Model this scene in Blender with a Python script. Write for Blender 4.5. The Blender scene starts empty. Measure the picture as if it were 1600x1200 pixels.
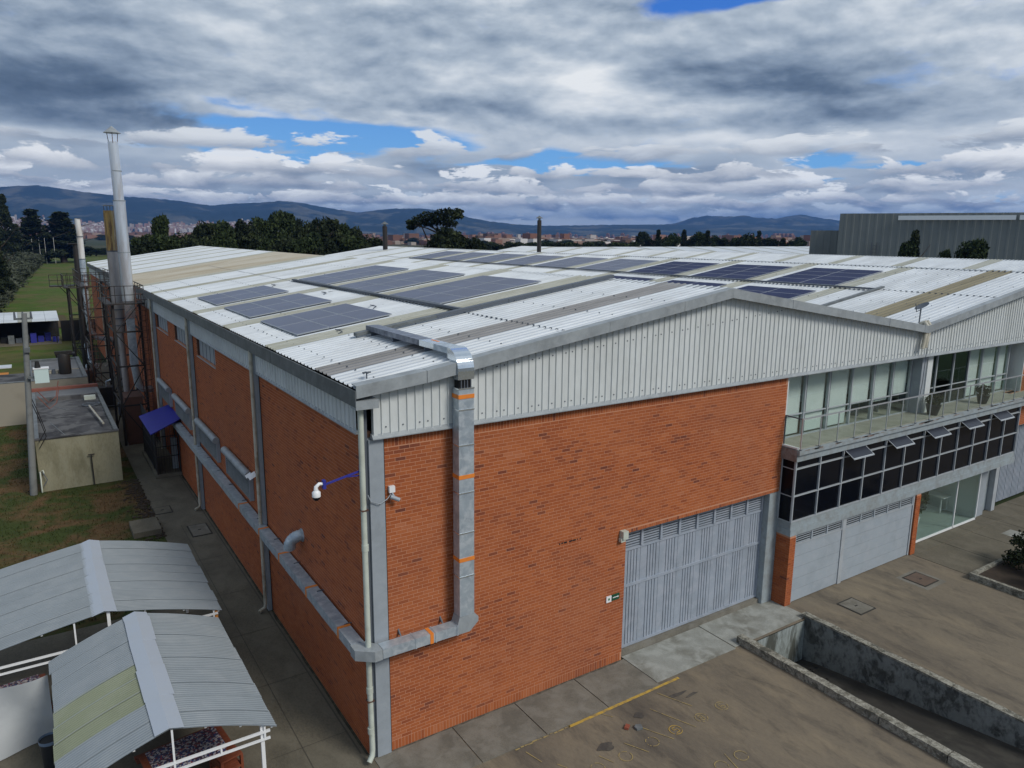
import bpy, math, random
import numpy as np
from mathutils import Matrix, Vector
random.seed(7); rng = np.random.default_rng(7)
scn = bpy.context.scene
COL = scn.collection
PI = math.pi

# ------------------------------------------------------------------ camera
CAM = np.array([-5.479, -14.023, 11.662])
RR = np.array([0.83749069, -0.54638149, 0.0087528]); UU = np.array([0.10028156, 0.16941712, 0.98042922]); WW = np.array([0.53717125, 0.8202226, -0.19667725])
cd = bpy.data.cameras.new('camera'); cam = bpy.data.objects.new('camera', cd); COL.objects.link(cam)
cd.sensor_width = 36; cd.lens = 36 * 1151.8 / 1600; cd.clip_end = 60000; cd.clip_start = 0.1
cam.matrix_world = Matrix(((RR[0], UU[0], -WW[0], CAM[0]), (RR[1], UU[1], -WW[1], CAM[1]), (RR[2], UU[2], -WW[2], CAM[2]), (0, 0, 0, 1)))
scn.camera = cam
scn.view_settings.view_transform = 'Standard'; scn.view_settings.look = 'None'
scn.view_settings.exposure = -0.1; scn.view_settings.gamma = 1; scn.view_settings.use_curve_mapping = False
scn.cycles.max_bounces = 6; scn.cycles.transparent_max_bounces = 12; scn.cycles.volume_bounces = 0
scn.cycles.use_denoising = True

# ------------------------------------------------------------------ node helper
class V:
    def __init__(s, nt, sock): s.nt = nt; s.s = sock
    def _m(s, op, *a):
        n = s.nt.nodes.new('ShaderNodeMath'); n.operation = op
        for i, v in enumerate((s,) + a):
            if isinstance(v, V): s.nt.links.new(v.s, n.inputs[i])
            else: n.inputs[i].default_value = v
        return V(s.nt, n.outputs[0])
    def __add__(s, o): return s._m('ADD', o)
    def __sub__(s, o): return s._m('SUBTRACT', o)
    def __mul__(s, o): return s._m('MULTIPLY', o)
    def __truediv__(s, o): return s._m('DIVIDE', o)
    def pow(s, o): return s._m('POWER', o)
    def min(s, o): return s._m('MINIMUM', o)
    def max(s, o): return s._m('MAXIMUM', o)
    def clamp(s): return s.max(0.0).min(1.0)
    def step(s, a, b):
        n = s.nt.nodes.new('ShaderNodeMapRange'); n.interpolation_type = 'SMOOTHSTEP'
        s.nt.links.new(s.s, n.inputs[0]); n.inputs[1].default_value = a; n.inputs[2].default_value = b
        return V(s.nt, n.outputs[0])
def noise(nt, vec, scale, detail=4, rough=.5, dist=0.):
    n = nt.nodes.new('ShaderNodeTexNoise'); n.inputs['Scale'].default_value = scale; n.inputs['Detail'].default_value = detail
    n.inputs['Roughness'].default_value = rough; n.inputs['Distortion'].default_value = dist
    if vec is not None: nt.links.new(vec, n.inputs['Vector'])
    return V(nt, n.outputs[0])
def comb(nt, x, y, z):
    n = nt.nodes.new('ShaderNodeCombineXYZ')
    for i, v in enumerate((x, y, z)):
        if isinstance(v, V): nt.links.new(v.s, n.inputs[i])
        else: n.inputs[i].default_value = v
    return n.outputs[0]
def mixc(nt, f, a, b):
    n = nt.nodes.new('ShaderNodeMix'); n.data_type = 'RGBA'
    if isinstance(f, V): nt.links.new(f.s, n.inputs[0])
    else: n.inputs[0].default_value = f
    for i, v in ((6, a), (7, b)):
        if isinstance(v, (tuple, list)): n.inputs[i].default_value = (*v[:3], 1)
        else: nt.links.new(v, n.inputs[i])
    return n.outputs[2]
def mulc(nt, a, b, f=1.0):
    n = nt.nodes.new('ShaderNodeMix'); n.data_type = 'RGBA'; n.blend_type = 'MULTIPLY'; n.inputs[0].default_value = f
    for i, v in ((6, a), (7, b)):
        if isinstance(v, (tuple, list)): n.inputs[i].default_value = (*v[:3], 1)
        else: nt.links.new(v, n.inputs[i])
    return n.outputs[2]

# ------------------------------------------------------------------ world: broken cloud deck over a clear sky
world = bpy.data.worlds.new('World'); scn.world = world; world.use_nodes = True
nt = world.node_tree; nt.nodes.clear()
tc = nt.nodes.new('ShaderNodeTexCoord'); sp = nt.nodes.new('ShaderNodeSeparateXYZ'); nt.links.new(tc.outputs['Generated'], sp.inputs[0])
dx, dy, dz = (V(nt, sp.outputs[i]) for i in range(3))
zc = dz.max(0.0)
SUN_EL, SUN_ROT = math.radians(42), math.radians(158)
sky = nt.nodes.new('ShaderNodeTexSky'); sky.sky_type = 'NISHITA'; sky.sun_disc = False
sky.sun_elevation = SUN_EL; sky.sun_rotation = SUN_ROT; sky.altitude = 2500; sky.air_density = 1.0; sky.dust_density = .3
skyc = mulc(nt, sky.outputs[0], (0.15, .15, .15))
az = dx._m('ARCTAN2', dy) * (180 / PI); el = dz._m('ARCSINE') * (180 / PI)
den = zc + 0.095
px, py = dx / den, dy / den
pv = comb(nt, px, py, 0.0)
w1 = noise(nt, pv, 1.3, 4, .5) - .5; w2 = noise(nt, comb(nt, px + 17.3, py + 4.1, 3.0), 1.3, 4, .5) - .5
aw = az + w1 * 9.0; ew = el + w2 * 2.6
def g(a0, e0, sa, se):
    a = (aw - a0) / sa; e = (ew - e0) / se
    return (a * a + e * e)._m('MULTIPLY', -1.0)._m('EXPONENT')
cl1 = noise(nt, comb(nt, az * .075 + 3.7, el * .19 + 1.2, 0.0), 1.0, 9, .56, .12)
cl1s = noise(nt, comb(nt, az * .075 + 3.72, el * .19 + 1.33, 0.0), 1.0, 5, .50, .08)
cl2 = noise(nt, comb(nt, az * .03 + 9.1, el * .08 + 6.6, 1.3), 1.0, 3, .5)
pf = noise(nt, comb(nt, az * .12, el * .34, 0.7), 1.5, 6, .55, .3)
lowm = (el * -1.0).step(-8.5, -4.5)
bright = (cl1 - .5) * .9 * (lowm * -.8 + 1.0) + (cl2 - .5) * .45 + .64 + (cl1 - cl1s) * 1.3 * (lowm * -1.0 + 1.0)
bright = bright + (pf - .5) * lowm * .3 + lowm * .04
for a0, e0, sa, se, k in ((2.5, 9.4, 9, 1.9, -.38), (-6, 12.5, 9, 1.6, -.12), (11, 7.0, 6.5, .9, -.22), (55, 10.2, 9, 1.4, -.36), (60, 12.2, 8, 1.2, -.16), (37.5, 11.2, 3.4, 1.4, .50), (35, 14, 9, 2.2, .10), (22, 12.5, 9, 2.2, .06), (30, 9.3, 7, 1.2, -.12), (46, 8.0, 8, .8, -.10), (44, 4.6, 6, .7, -.20), (53, 6.6, 12, .6, .22), (53, 4.9, 2.5, .7, .10), (27, 4.9, 3.0, .7, -.38), (18, 5.0, 10, .7, .12), (33, 3.7, 3, 1.0, -.22), (42, 2.6, 9, .6, .20), (4, 6.2, 12, .5, .18), (8, 4.0, 10, .7, -.06), (19, 2.6, 12, .6, -.20), (62, 4.4, 5, .8, -.20), (52, 1.9, 14, .5, -.16), (26, 8.3, 4, .35, .25)):
    bright = bright + g(a0, e0, sa, se) * k
bright = bright.clamp()
ramp = nt.nodes.new('ShaderNodeValToRGB'); nt.links.new(bright.s, ramp.inputs[0])
cr = ramp.color_ramp; cr.elements[0].position = 0.0; cr.elements[0].color = (.055, .088, .14, 1)
cr.elements[1].position = 1.0; cr.elements[1].color = (.92, .95, .97, 1)
for p_, c_ in ((.25, (.13, .185, .265)), (.45, (.275, .35, .45)), (.65, (.47, .55, .64)), (.82, (.70, .76, .82))):
    e_ = cr.elements.new(p_); e_.color = (*c_, 1)
gaps = g(20, 7.3, 6.5, .85) * 2.0 + g(15, 5.75, 8, .40) * 1.4 + g(24, 6.6, 4.5, .42) * .55 + g(38.5, 5.3, 5.5, .50) * 2.1 + g(34, 5.25, 4, .3) * .8 + g(47, 15.9, 6.0, 1.0) * 1.3 + g(54.5, 5.5, 1.8, .45) * 1.15 + g(54, 3.9, 2.0, .25) * 1.0 + g(61, 5.1, 4.0, .28) * 1.2 + g(16, 8.9, 5, .35) * .45
gaps = gaps + (g(-60, 30, 16, 10) + g(120, 35, 20, 9) + g(200, 24, 22, 7) + g(-120, 40, 24, 9) + g(40, 48, 30, 7)) * .8
blue = (gaps + (pf - .5) * 1.7 + (cl1 - .5) * 1.6).step(.25, .80)
bluec = mixc(nt, el.step(2.0, 16.0), (.17, .48, .90), (.03, .18, .68))
skyblue = mixc(nt, .88, skyc, bluec)
out = mixc(nt, blue, ramp.outputs[0], skyblue)
# banks of cumulus in the low sky: flat grey bases, bright billowing tops, far banks first
for k, (e0, Hk, fa, fe, cov, cc, dk, br) in enumerate(((1.35, 1.1, .34, .95, .50, .16, (.12, .19, .32), (.62, .72, .82)), (2.15, 1.2, .30, .85, .42, .13, (.13, .19, .31), (1.0, 1.04, 1.06)), (3.1, 1.5, .24, .70, .30, .10, (.15, .21, .31), (1.0, 1.03, 1.05)), (4.2, 1.5, .18, .55, .10, .085, (.20, .26, .35), (1.0, 1.02, 1.03)), (5.7, 1.7, .14, .45, .0, .07, (.19, .25, .34), (.85, .89, .92)))):
    n1 = noise(nt, comb(nt, az * fa * 1.0, el * fe * 1.1, 3.1 * k), 1.0, 8, .60, .35)
    lo = noise(nt, comb(nt, az * cc, 5.0 * k, 1.0), 1.0, 3, .55)
    lo2 = noise(nt, comb(nt, az * cc * 1.6 + 7.0, 5.0 * k, 4.0), 1.0, 2, .5)
    h = (el - e0 - (lo2 - .5) * 1.9) / Hk
    D = (lo - .5) * 3.4 + (cov + .46) + (n1 - .5) * 4.6 - h
    base = (h + (n1 - .5) * 1.1).step(-.12, .22)
    al = base * D.step(.0, .26) * (.94)
    sh = (h * .75 + (n1 - .5) * 3.2 - D * .34 + (lo2 - .5) * 1.8 + .38).clamp()
    out = mixc(nt, al, out, mixc(nt, sh, dk, br))
bg = nt.nodes.new('ShaderNodeBackground'); nt.links.new(out, bg.inputs[0]); bg.inputs[1].default_value = 1.0; world.cycles.sampling_method = 'MANUAL'; world.cycles.sample_map_resolution = 512
wo = nt.nodes.new('ShaderNodeOutputWorld'); nt.links.new(bg.outputs[0], wo.inputs[0])
# ------------------------------------------------------------------ sun behind thin cloud
sl = bpy.data.lights.new('sun', 'SUN'); so = bpy.data.objects.new('sun', sl); COL.objects.link(so)
sl.energy = 2.6; sl.angle = math.radians(18); sl.color = (1.0, .95, .88)
sd = Vector((math.sin(SUN_ROT) * math.cos(SUN_EL), math.cos(SUN_ROT) * math.cos(SUN_EL), math.sin(SUN_EL)))
so.rotation_euler = sd.to_track_quat('Z', 'Y').to_euler()

# ------------------------------------------------------------------ materials
def mat(name, col, rough=.7, metal=0., dirt=None, dscale=1.5, damt=.5, fine=None, fscale=30, famt=.3, bump=0., bscale=40, spec=.4, stretch=(1, 1, 1), tone=None, coord='Object', drough=.6, dlo=.42, dhi=.68):
    m = bpy.data.materials.new(name); m.use_nodes = True; nt = m.node_tree; b = nt.nodes['Principled BSDF']
    b.inputs['Roughness'].default_value = rough; b.inputs['Metallic'].default_value = metal; b.inputs['Specular IOR Level'].default_value = spec
    t = nt.nodes.new('ShaderNodeNewGeometry'); mp = nt.nodes.new('ShaderNodeMapping'); mp.inputs['Scale'].default_value = stretch
    nt.links.new(t.outputs['Position'], mp.inputs[0]); vec = mp.outputs[0]
    c = tuple(col)
    if tone:
        at = nt.nodes.new('ShaderNodeAttribute'); at.attribute_name = 'tone'
        r = nt.nodes.new('ShaderNodeValToRGB'); nt.links.new(at.outputs['Fac'], r.inputs[0])
        els = r.color_ramp.elements
        els[0].position = tone[0][0]; els[0].color = (*tone[0][1], 1); els[1].position = tone[-1][0]; els[1].color = (*tone[-1][1], 1)
        for p_, c_ in tone[1:-1]: e_ = els.new(p_); e_.color = (*c_, 1)
        c = r.outputs[0]
    if fine:
        c = mixc(nt, noise(nt, vec, fscale, 5, .6).step(.35, .75) * famt, c, fine)
    if dirt:
        ds = dirt if isinstance(dirt[0], (tuple, list)) else [dirt]
        for i, d in enumerate(ds):
            c = mixc(nt, noise(nt, vec, dscale * (1 + 1.7 * i), 8, drough, .4).step(dlo, dhi) * damt, c, d)
    if isinstance(c, tuple): b.inputs['Base Color'].default_value = (*c, 1)
    else: nt.links.new(c, b.inputs['Base Color'])
    if bump:
        bp = nt.nodes.new('ShaderNodeBump'); bp.inputs['Strength'].default_value = bump; bp.inputs['Distance'].default_value = .02
        nt.links.new(noise(nt, vec, bscale, 4, .6).s, bp.inputs['Height']); nt.links.new(bp.outputs[0], b.inputs['Normal'])
    return m
def glassmat(name, tint, refl=.12, keep=.75):
    m = bpy.data.materials.new(name); m.use_nodes = True; nt = m.node_tree; nt.nodes.clear()
    tr = nt.nodes.new('ShaderNodeBsdfTransparent'); tr.inputs[0].default_value = (*tint, 1)
    gl = nt.nodes.new('ShaderNodeBsdfGlossy'); gl.inputs['Roughness'].default_value = .03; gl.inputs['Color'].default_value = (.9, 1, .95, 1)
    lw = nt.nodes.new('ShaderNodeLayerWeight'); lw.inputs['Blend'].default_value = .5
    f = V(nt, lw.outputs['Facing']).pow(4.0) * .55 + refl
    mx = nt.nodes.new('ShaderNodeMixShader'); nt.links.new(f.s, mx.inputs[0]); nt.links.new(tr.outputs[0], mx.inputs[1]); nt.links.new(gl.outputs[0], mx.inputs[2])
    o = nt.nodes.new('ShaderNodeOutputMaterial'); nt.links.new(mx.outputs[0], o.inputs[0])
    return m
M = {}
BT = [(0, (.115, .040, .030)), (.10, (.17, .050, .028)), (.30, (.265, .072, .027)), (.6, (.335, .094, .031)), (.85, (.385, .116, .039)), (1, (.40, .142, .065))]
M['brick'] = mat('brick', (0, 0, 0), .85, tone=BT, dirt=[(.22, .082, .048), (.38, .125, .05)], dscale=.28, damt=.35, fine=(.28, .085, .045), fscale=14, famt=.25, spec=.15)
M['mortar'] = mat('mortar', (.50, .245, .145), .9, dirt=(.44, .205, .12), dscale=.5, spec=.15, fine=(.40, .22, .15), fscale=12, famt=.5)
M['clad'] = mat('white_cladding', (.58, .615, .61), .45, dirt=[(.42, .44, .425), (.63, .66, .655)], dscale=.7, damt=.4, stretch=(1, 1, .35), fine=(.42, .44, .42), fscale=9, famt=.35)
M['roof'] = mat('white_roof_sheet', (.53, .57, .60), .42, dirt=[(.34, .36, .365), (.68, .715, .73)], dscale=.45, damt=.42, stretch=(.35, 1.2, 1), fine=(.42, .43, .42), fscale=6, famt=.38)
M['skylight'] = mat('old_skylight_sheet', (.33, .34, .29), .5, dirt=[(.20, .20, .15), (.37, .38, .34)], dscale=.8, damt=.6, stretch=(.3, 2, 1), fine=(.18, .18, .13), fscale=8, famt=.4)
M['skylight3'] = mat('grey_skylight_sheet', (.19, .19, .19), .5, dirt=[(.12, .12, .115), (.26, .26, .26)], dscale=.8, damt=.6, stretch=(.3, 2, 1))
M['skylight2'] = mat('grimy_skylight_sheet', (.21, .185, .115), .6, dirt=(.12, .105, .06), dscale=.8, damt=.7, stretch=(.3, 2, 1))
M['brownroof'] = mat('brown_stained_roof_sheet', (.36, .33, .26), .6, dirt=[(.27, .23, .15), (.46, .44, .38)], dscale=.25, damt=.7, stretch=(.3, 1, 1))
M['trim'] = mat('grey_trim', (.27, .30, .315), .5, dirt=[(.17, .185, .19), (.34, .37, .38)], dscale=1.4, damt=.55, fine=(.2, .2, .2), fscale=20, famt=.25)
M['trimdark'] = mat('dark_gutter_paint', (.115, .13, .135), .5, dirt=[(.07, .078, .08), (.2, .215, .215)], dscale=1.1, damt=.5, fine=(.06, .06, .06), fscale=16, famt=.3)
M['grey'] = mat('grey_steel_paint', (.28, .315, .345), .5, dirt=[(.21, .235, .25), (.33, .365, .395)], dscale=1.6, damt=.45)
M['gate'] = mat('gate_paint', (.29, .335, .39), .45, dirt=[(.22, .25, .285), (.36, .39, .44)], dscale=1.1, damt=.6, fine=(.25, .27, .30), fscale=14, famt=.25)
M['groove'] = mat('groove_paint', (.09, .105, .125), .6)
M['galvreflect'] = mat('dark_reflection_duct', (.16, .18, .23), .4, .5, dirt=[(.10, .11, .14), (.34, .37, .42)], dscale=1.6, damt=.6)  # the roof duct's dark bluish reflection is put into its base colour
M['galv'] = mat('galvanised_duct', (.40, .47, .52), .42, .45, dirt=[(.26, .31, .36), (.62, .67, .70)], dscale=2.2, damt=.65, fine=(.5, .56, .6), fscale=9, famt=.6)
M['galvnew'] = mat('new_galvanised', (.72, .78, .82), .16, .9, dirt=(.5, .55, .6), dscale=3, damt=.3)
M['tape'] = mat('orange_tape', (.72, .22, .03), .6, dirt=(.5, .16, .03), dscale=5, damt=.4)
M['pvc'] = mat('pvc_pipe', (.50, .54, .47), .4, dirt=(.33, .35, .29), dscale=2.5, damt=.5)
M['pvcold'] = mat('stained_pipe', (.46, .44, .36), .5, dirt=(.20, .17, .11), dscale=3, damt=.7)
M['black'] = mat('black_gap', (.012, .012, .013), .8)
M['blacksteel'] = mat('dark_rusty_steel', (.018, .017, .016), .6, dirt=(.036, .022, .016), dscale=2, damt=.5)
M['brownsteel'] = mat('brown_steel', (.10, .045, .03), .7, dirt=(.05, .03, .02), dscale=2, damt=.5)
M['lidbrown'] = mat('brown_lid', (.115, .080, .058), .8, dirt=(.07, .05, .04), dscale=5)
M['bluepaint'] = mat('blue_paint', (.03, .035, .26), .4)
M['bluesheet'] = mat('blue_canopy_sheet', (.012, .018, .30), .45, dirt=(.02, .03, .2), dscale=2)
M['white'] = mat('white_paint', (.72, .73, .73), .4)
M['conc'] = mat('path_concrete', (.145, .130, .098), .9, dirt=[(.08, .074, .058), (.17, .155, .12)], dscale=.55, damt=.6, fine=(.06, .056, .046), fscale=22, famt=.5, bump=.3, stretch=(1, .6, 1), spec=.15)
M['conc2'] = mat('apron_concrete', (.185, .172, .14), .9, dirt=[(.10, .095, .08), (.23, .22, .19)], dscale=.8, damt=.6, fine=(.09, .085, .075), fscale=30, famt=.5, bump=.3, spec=.15)
M['concpale'] = mat('pale_patch_concrete', (.27, .28, .255), .9, dirt=[(.14, .135, .11), (.34, .35, .32)], dscale=.9, damt=.8, fine=(.17, .16, .13), fscale=25, famt=.45, bump=.25, spec=.15)
M['yard'] = mat('yard_concrete', (.180, .152, .112), .9, dirt=[(.070, .062, .055), (.25, .205, .14), (.062, .055, .048)], dscale=.45, damt=.60, drough=.68, fine=(.11, .095, .075), fscale=26, famt=.4, bump=.25, stretch=(1, .38, 1), spec=.15, dlo=.46, dhi=.72)
M['joint2'] = mat('path_joint_dirt', (.07, .064, .05), .95)
M['joint'] = mat('joint_dirt', (.035, .033, .028), .95)
M['yellow'] = mat('yellow_line_paint', (.46, .30, .05), .8, dirt=(.16, .13, .09), dscale=6, damt=.75)
M['yellowthin'] = mat('worn_yellow_paint', (.33, .25, .10), .8, dirt=(.14, .12, .09), dscale=6, damt=.85)
def streak(name, base, dark, light=None, sc=2.5, amt=.9, lo=.42, hi=.6):
    return mat(name, base, .9, dirt=[dark] if light is None else [dark, light], dscale=sc, damt=amt, stretch=(1, 1, .35), dlo=lo, dhi=hi, fine=dark, fscale=18, famt=.35, bump=.3, spec=.15)
M['rampwall'] = mat('mouldy_ramp_wall', (.21, .225, .215), .9, dirt=[(.035, .037, .034), (.22, .24, .23)], dscale=1.25, damt=.72, drough=.66, dlo=.44, dhi=.58, stretch=(1, 1, .7), fine=(.03, .03, .03), fscale=11, famt=.7, bump=.3, spec=.15)
M['rampend'] = streak('whitewashed_ramp_end', (.30, .34, .33), (.06, .062, .05), None, 2.4, .9)
M['curb'] = mat('ramp_curb_concrete', (.33, .32, .27), .9, dirt=[(.05, .05, .04), (.14, .13, .10)], dscale=3.3, damt=.85, drough=.75, dlo=.47, dhi=.6, fine=(.1, .1, .08), fscale=15, famt=.5, bump=.4, spec=.15)
M['rampfloor'] = mat('ramp_floor', (.045, .042, .037), .9, dirt=[(.02, .02, .017), (.07, .066, .055)], dscale=.9, damt=.7, stretch=(1, .5, 1), spec=.2)
M['blackglass'] = mat('black_window_glass', (.004, .005, .008), .1, spec=.14)
M['ventglass'] = mat('vent_window_glass', (.03, .034, .045), .25, spec=.3)
M['frame'] = mat('window_frame', (.36, .39, .41), .45, dirt=(.25, .27, .28), dscale=3, damt=.4)
M['beam'] = mat('bluish_grey_beam', (.26, .305, .325), .7, dirt=[(.24, .27, .27), (.17, .16, .14)], dscale=1.2, damt=.45, fine=(.36, .42, .45), fscale=6, famt=.4)
M['slab'] = mat('balcony_floor', (.32, .31, .26), .7, dirt=(.2, .2, .15), dscale=1.5)
M['slabend'] = mat('rusty_slab_end', (.21, .17, .15), .8, dirt=[(.12, .07, .05), (.26, .25, .24)], dscale=2.5, damt=.8)
M['blind'] = mat('pale_blind', (.56, .60, .58), .8, dirt=(.48, .53, .51), dscale=.8, damt=.5)
M['glass'] = glassmat('green_glass', (.945, .975, .965), .03)
M['darkglass'] = glassmat('tinted_glass', (.50, .56, .56), .03)
M['lobbyglass'] = glassmat('lobby_glass', (.90, .955, .94), .06)
M['inside'] = mat('dim_room_wall', (.66, .69, .67), .8)
M['insidefloor'] = mat('room_floor', (.34, .39, .37), .3)
M['garage'] = mat('garage_door_paint', (.31, .355, .39), .5, dirt=[(.25, .285, .31), (.36, .39, .42)], dscale=1.3, damt=.5)
M['panel'] = None
M['alu'] = mat('aluminium', (.50, .52, .54), .4, .6)
M['rust'] = mat('yellow_rusted_stack', (.34, .32, .24), .6, .1, dirt=[(.36, .22, .05), (.13, .075, .04)], dscale=2.2, damt=.85, stretch=(1, 1, .14), dlo=.44, dhi=.58, fine=(.4, .38, .3), fscale=9, famt=.4)
M['stack'] = mat('silver_stack', (.66, .70, .73), .28, .6, dirt=[(.48, .52, .55), (.36, .28, .22)], dscale=1.0, damt=.5, stretch=(1, 1, .15))
M['stackold'] = mat('weathered_stack', (.33, .31, .30), .55, .3, dirt=[(.20, .15, .12), (.42, .40, .39)], dscale=1.3, damt=.6, stretch=(1, 1, .3))
M['whitestack'] = mat('white_stack', (.62, .62, .60), .5, dirt=(.35, .27, .2), dscale=1.5, damt=.5, stretch=(1, 1, .3))
M['cream'] = streak('stained_cream_plaster', (.27, .255, .175), (.10, .096, .058), (.27, .265, .195), .9, .6, .45, .7)
M['membrane'] = mat('roof_membrane', (.060, .060, .064), .85, dirt=[(.022, .022, .024), (.11, .11, .11)], dscale=.35, damt=.85, dlo=.44, dhi=.56)
M['membrane2'] = mat('pale_roof_membrane', (.125, .13, .135), .7, dirt=[(.07, .072, .075), (.17, .175, .18)], dscale=.4, damt=.6)
M['beige'] = mat('beige_wall', (.27, .25, .20), .85, dirt=(.2, .18, .14), dscale=.8, damt=.5)
M['pinktrim'] = mat('red_parapet', (.23, .08, .055), .8, dirt=(.13, .05, .04), dscale=2)
M['pole'] = mat('concrete_pole', (.19, .20, .195), .85, dirt=(.12, .125, .12), dscale=2, damt=.6)
M['mint'] = mat('pale_box_paint', (.52, .64, .62), .5)
M['shelter'] = mat('shelter_roof_sheet', (.205, .235, .255), .6, dirt=[(.165, .19, .205), (.25, .275, .29)], dscale=.7, damt=.5)
M['shelterlap'] = mat('shelter_lap_edge', (.27, .31, .34), .6)
M['shelteryel'] = mat('yellow_green_sheet', (.205, .228, .15), .6, dirt=[(.17, .188, .125), (.23, .25, .18)], dscale=.9, damt=.6)
M['ridgecap'] = mat('white_ridge_cap', (.36, .40, .45), .5, dirt=(.36, .39, .42), dscale=2)
M['tarp'] = mat('white_tarp', (.50, .53, .54), .6, dirt=(.40, .43, .45), dscale=1.5, bump=.5, bscale=3)
M['wood'] = mat('red_brown_wood', (.20, .055, .025), .6, dirt=(.10, .03, .015), dscale=4)
M['binp'] = mat('dark_bin', (.02, .022, .025), .4)
M['binrim'] = mat('blue_grey_bag', (.16, .22, .30), .4)
M['soil'] = mat('soil', (.045, .032, .022), .95, dirt=(.02, .015, .01), dscale=3)
M['orange'] = mat('orange_post', (.50, .20, .04), .6)
M['housebrick'] = mat('town_walls', (0, 0, 0), .9, tone=[(0, (.10, .07, .05)), (.3, (.20, .10, .065)), (.6, (.26, .15, .11)), (.82, (.30, .25, .21)), (.93, (.42, .39, .36)), (1, (.60, .58, .56))], spec=.1)  # wall tones darkened to carry the shade lying over the town
M['farclad'] = mat('grey_green_cladding', (.17, .19, .185), .6, dirt=(.14, .155, .15), dscale=.3, damt=.5)
M['skylstrip'] = mat('white_parapet_strip', (.72, .76, .78), .4)
def voron(name, sc, cols):
    m = bpy.data.materials.new(name); m.use_nodes = True; nt = m.node_tree; b = nt.nodes['Principled BSDF']
    v = nt.nodes.new('ShaderNodeTexVoronoi'); v.inputs['Scale'].default_value = sc; t = nt.nodes.new('ShaderNodeNewGeometry'); nt.links.new(t.outputs['Position'], v.inputs['Vector'])
    s = nt.nodes.new('ShaderNodeSeparateColor'); nt.links.new(v.outputs['Color'], s.inputs[0]); r = nt.nodes.new('ShaderNodeValToRGB'); nt.links.new(s.outputs[0], r.inputs[0])
    r.color_ramp.interpolation = 'CONSTANT'; els = r.color_ramp.elements; els[0].color = (*cols[0], 1); els[1].position = .8; els[1].color = (*cols[-1], 1)
    for i, c in enumerate(cols[1:-1]): e = els.new(.2 + .6 * (i + 1) / len(cols)); e.color = (*c, 1)
    nt.links.new(r.outputs[0], b.inputs['Base Color']); b.inputs['Roughness'].default_value = .5
    return m
M['cloth'] = voron('mosaic_tablecloth', 28, [(.06, .03, .05), (.25, .05, .06), (.35, .33, .34), (.03, .05, .15), (.5, .45, .45)])
# grass and field
def grassmat(name, gs, bs, lo, hi, sc):
    m = bpy.data.materials.new(name); m.use_nodes = True; nt = m.node_tree; b = nt.nodes['Principled BSDF']
    t = nt.nodes.new('ShaderNodeNewGeometry'); p = t.outputs['Position']
    c = mixc(nt, noise(nt, p, sc, 7, .62, .5).step(lo, hi), gs, bs)
    c = mixc(nt, noise(nt, p, sc * 5, 6, .65).step(.4, .75) * .55, c, tuple(v * .45 for v in gs))
    c = mixc(nt, noise(nt, p, sc * 40, 3, .7).step(.5, .8) * .5, c, tuple(v * 1.7 for v in gs))
    nt.links.new(c, b.inputs['Base Color']); b.inputs['Roughness'].default_value = .95; b.inputs['Specular IOR Level'].default_value = .1
    bp = nt.nodes.new('ShaderNodeBump'); bp.inputs['Strength'].default_value = .6; bp.inputs['Distance'].default_value = .04; nt.links.new(noise(nt, p, 25, 4, .7).s, bp.inputs['Height']); nt.links.new(bp.outputs[0], b.inputs['Normal'])
    return m
M['lawn'] = grassmat('patchy_lawn', (.045, .060, .018), (.115, .070, .036), .43, .58, .45)
M['field'] = grassmat('meadow', (.060, .096, .016), (.098, .092, .034), .44, .58, .09)
M['plain'] = grassmat('far_plain', (.030, .044, .020), (.075, .066, .036), .45, .6, .004)
M['mount'] = grassmat('mountain_side', (.014, .027, .026), (.085, .088, .070), .50, .62, .0035)  # pale patches are sunlit slopes painted into the colour
def leafm(name, a, b_):
    return mat(name, a, .8, tone=[(0, tuple(v * .55 for v in a)), (.5, a), (1, b_)], spec=.15)
M['leafdark'] = leafm('dark_foliage', (.014, .022, .010), (.048, .060, .024))
M['leafmid'] = leafm('green_foliage', (.022, .036, .013), (.066, .088, .032))
M['leafhedge'] = leafm('hedge_foliage', (.050, .060, .038), (.11, .12, .085))
M['bark'] = mat('bark', (.05, .036, .025), .9, dirt=(.025, .018, .012), dscale=2)
# solar cell material: faint cell grid
def solarm(name, base, rough):
    m = bpy.data.materials.new(name); m.use_nodes = True; nt = m.node_tree; b = nt.nodes['Principled BSDF']
    t = nt.nodes.new('ShaderNodeNewGeometry'); p = t.outputs['Position']
    c = mixc(nt, noise(nt, p, .8, 5, .6).step(.35, .7) * .5, base, tuple(v * 1.35 + .01 for v in base))
    nt.links.new(c, b.inputs['Base Color']); b.inputs['Roughness'].default_value = rough; b.inputs['Specular IOR Level'].default_value = .5
    b.inputs['Coat Weight'].default_value = .15; b.inputs['Coat Roughness'].default_value = .12
    return m
M['solar'] = solarm('sky_sheen_solar_glass', (.070, .082, .130), .5)  # grey blue of the reflected sky is put into this panel colour
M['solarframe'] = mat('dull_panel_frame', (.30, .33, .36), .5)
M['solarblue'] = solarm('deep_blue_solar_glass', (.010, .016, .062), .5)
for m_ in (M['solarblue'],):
    b_ = m_.node_tree.nodes['Principled BSDF']; b_.inputs['Coat Weight'].default_value = 0.; b_.inputs['Specular IOR Level'].default_value = .12

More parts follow.
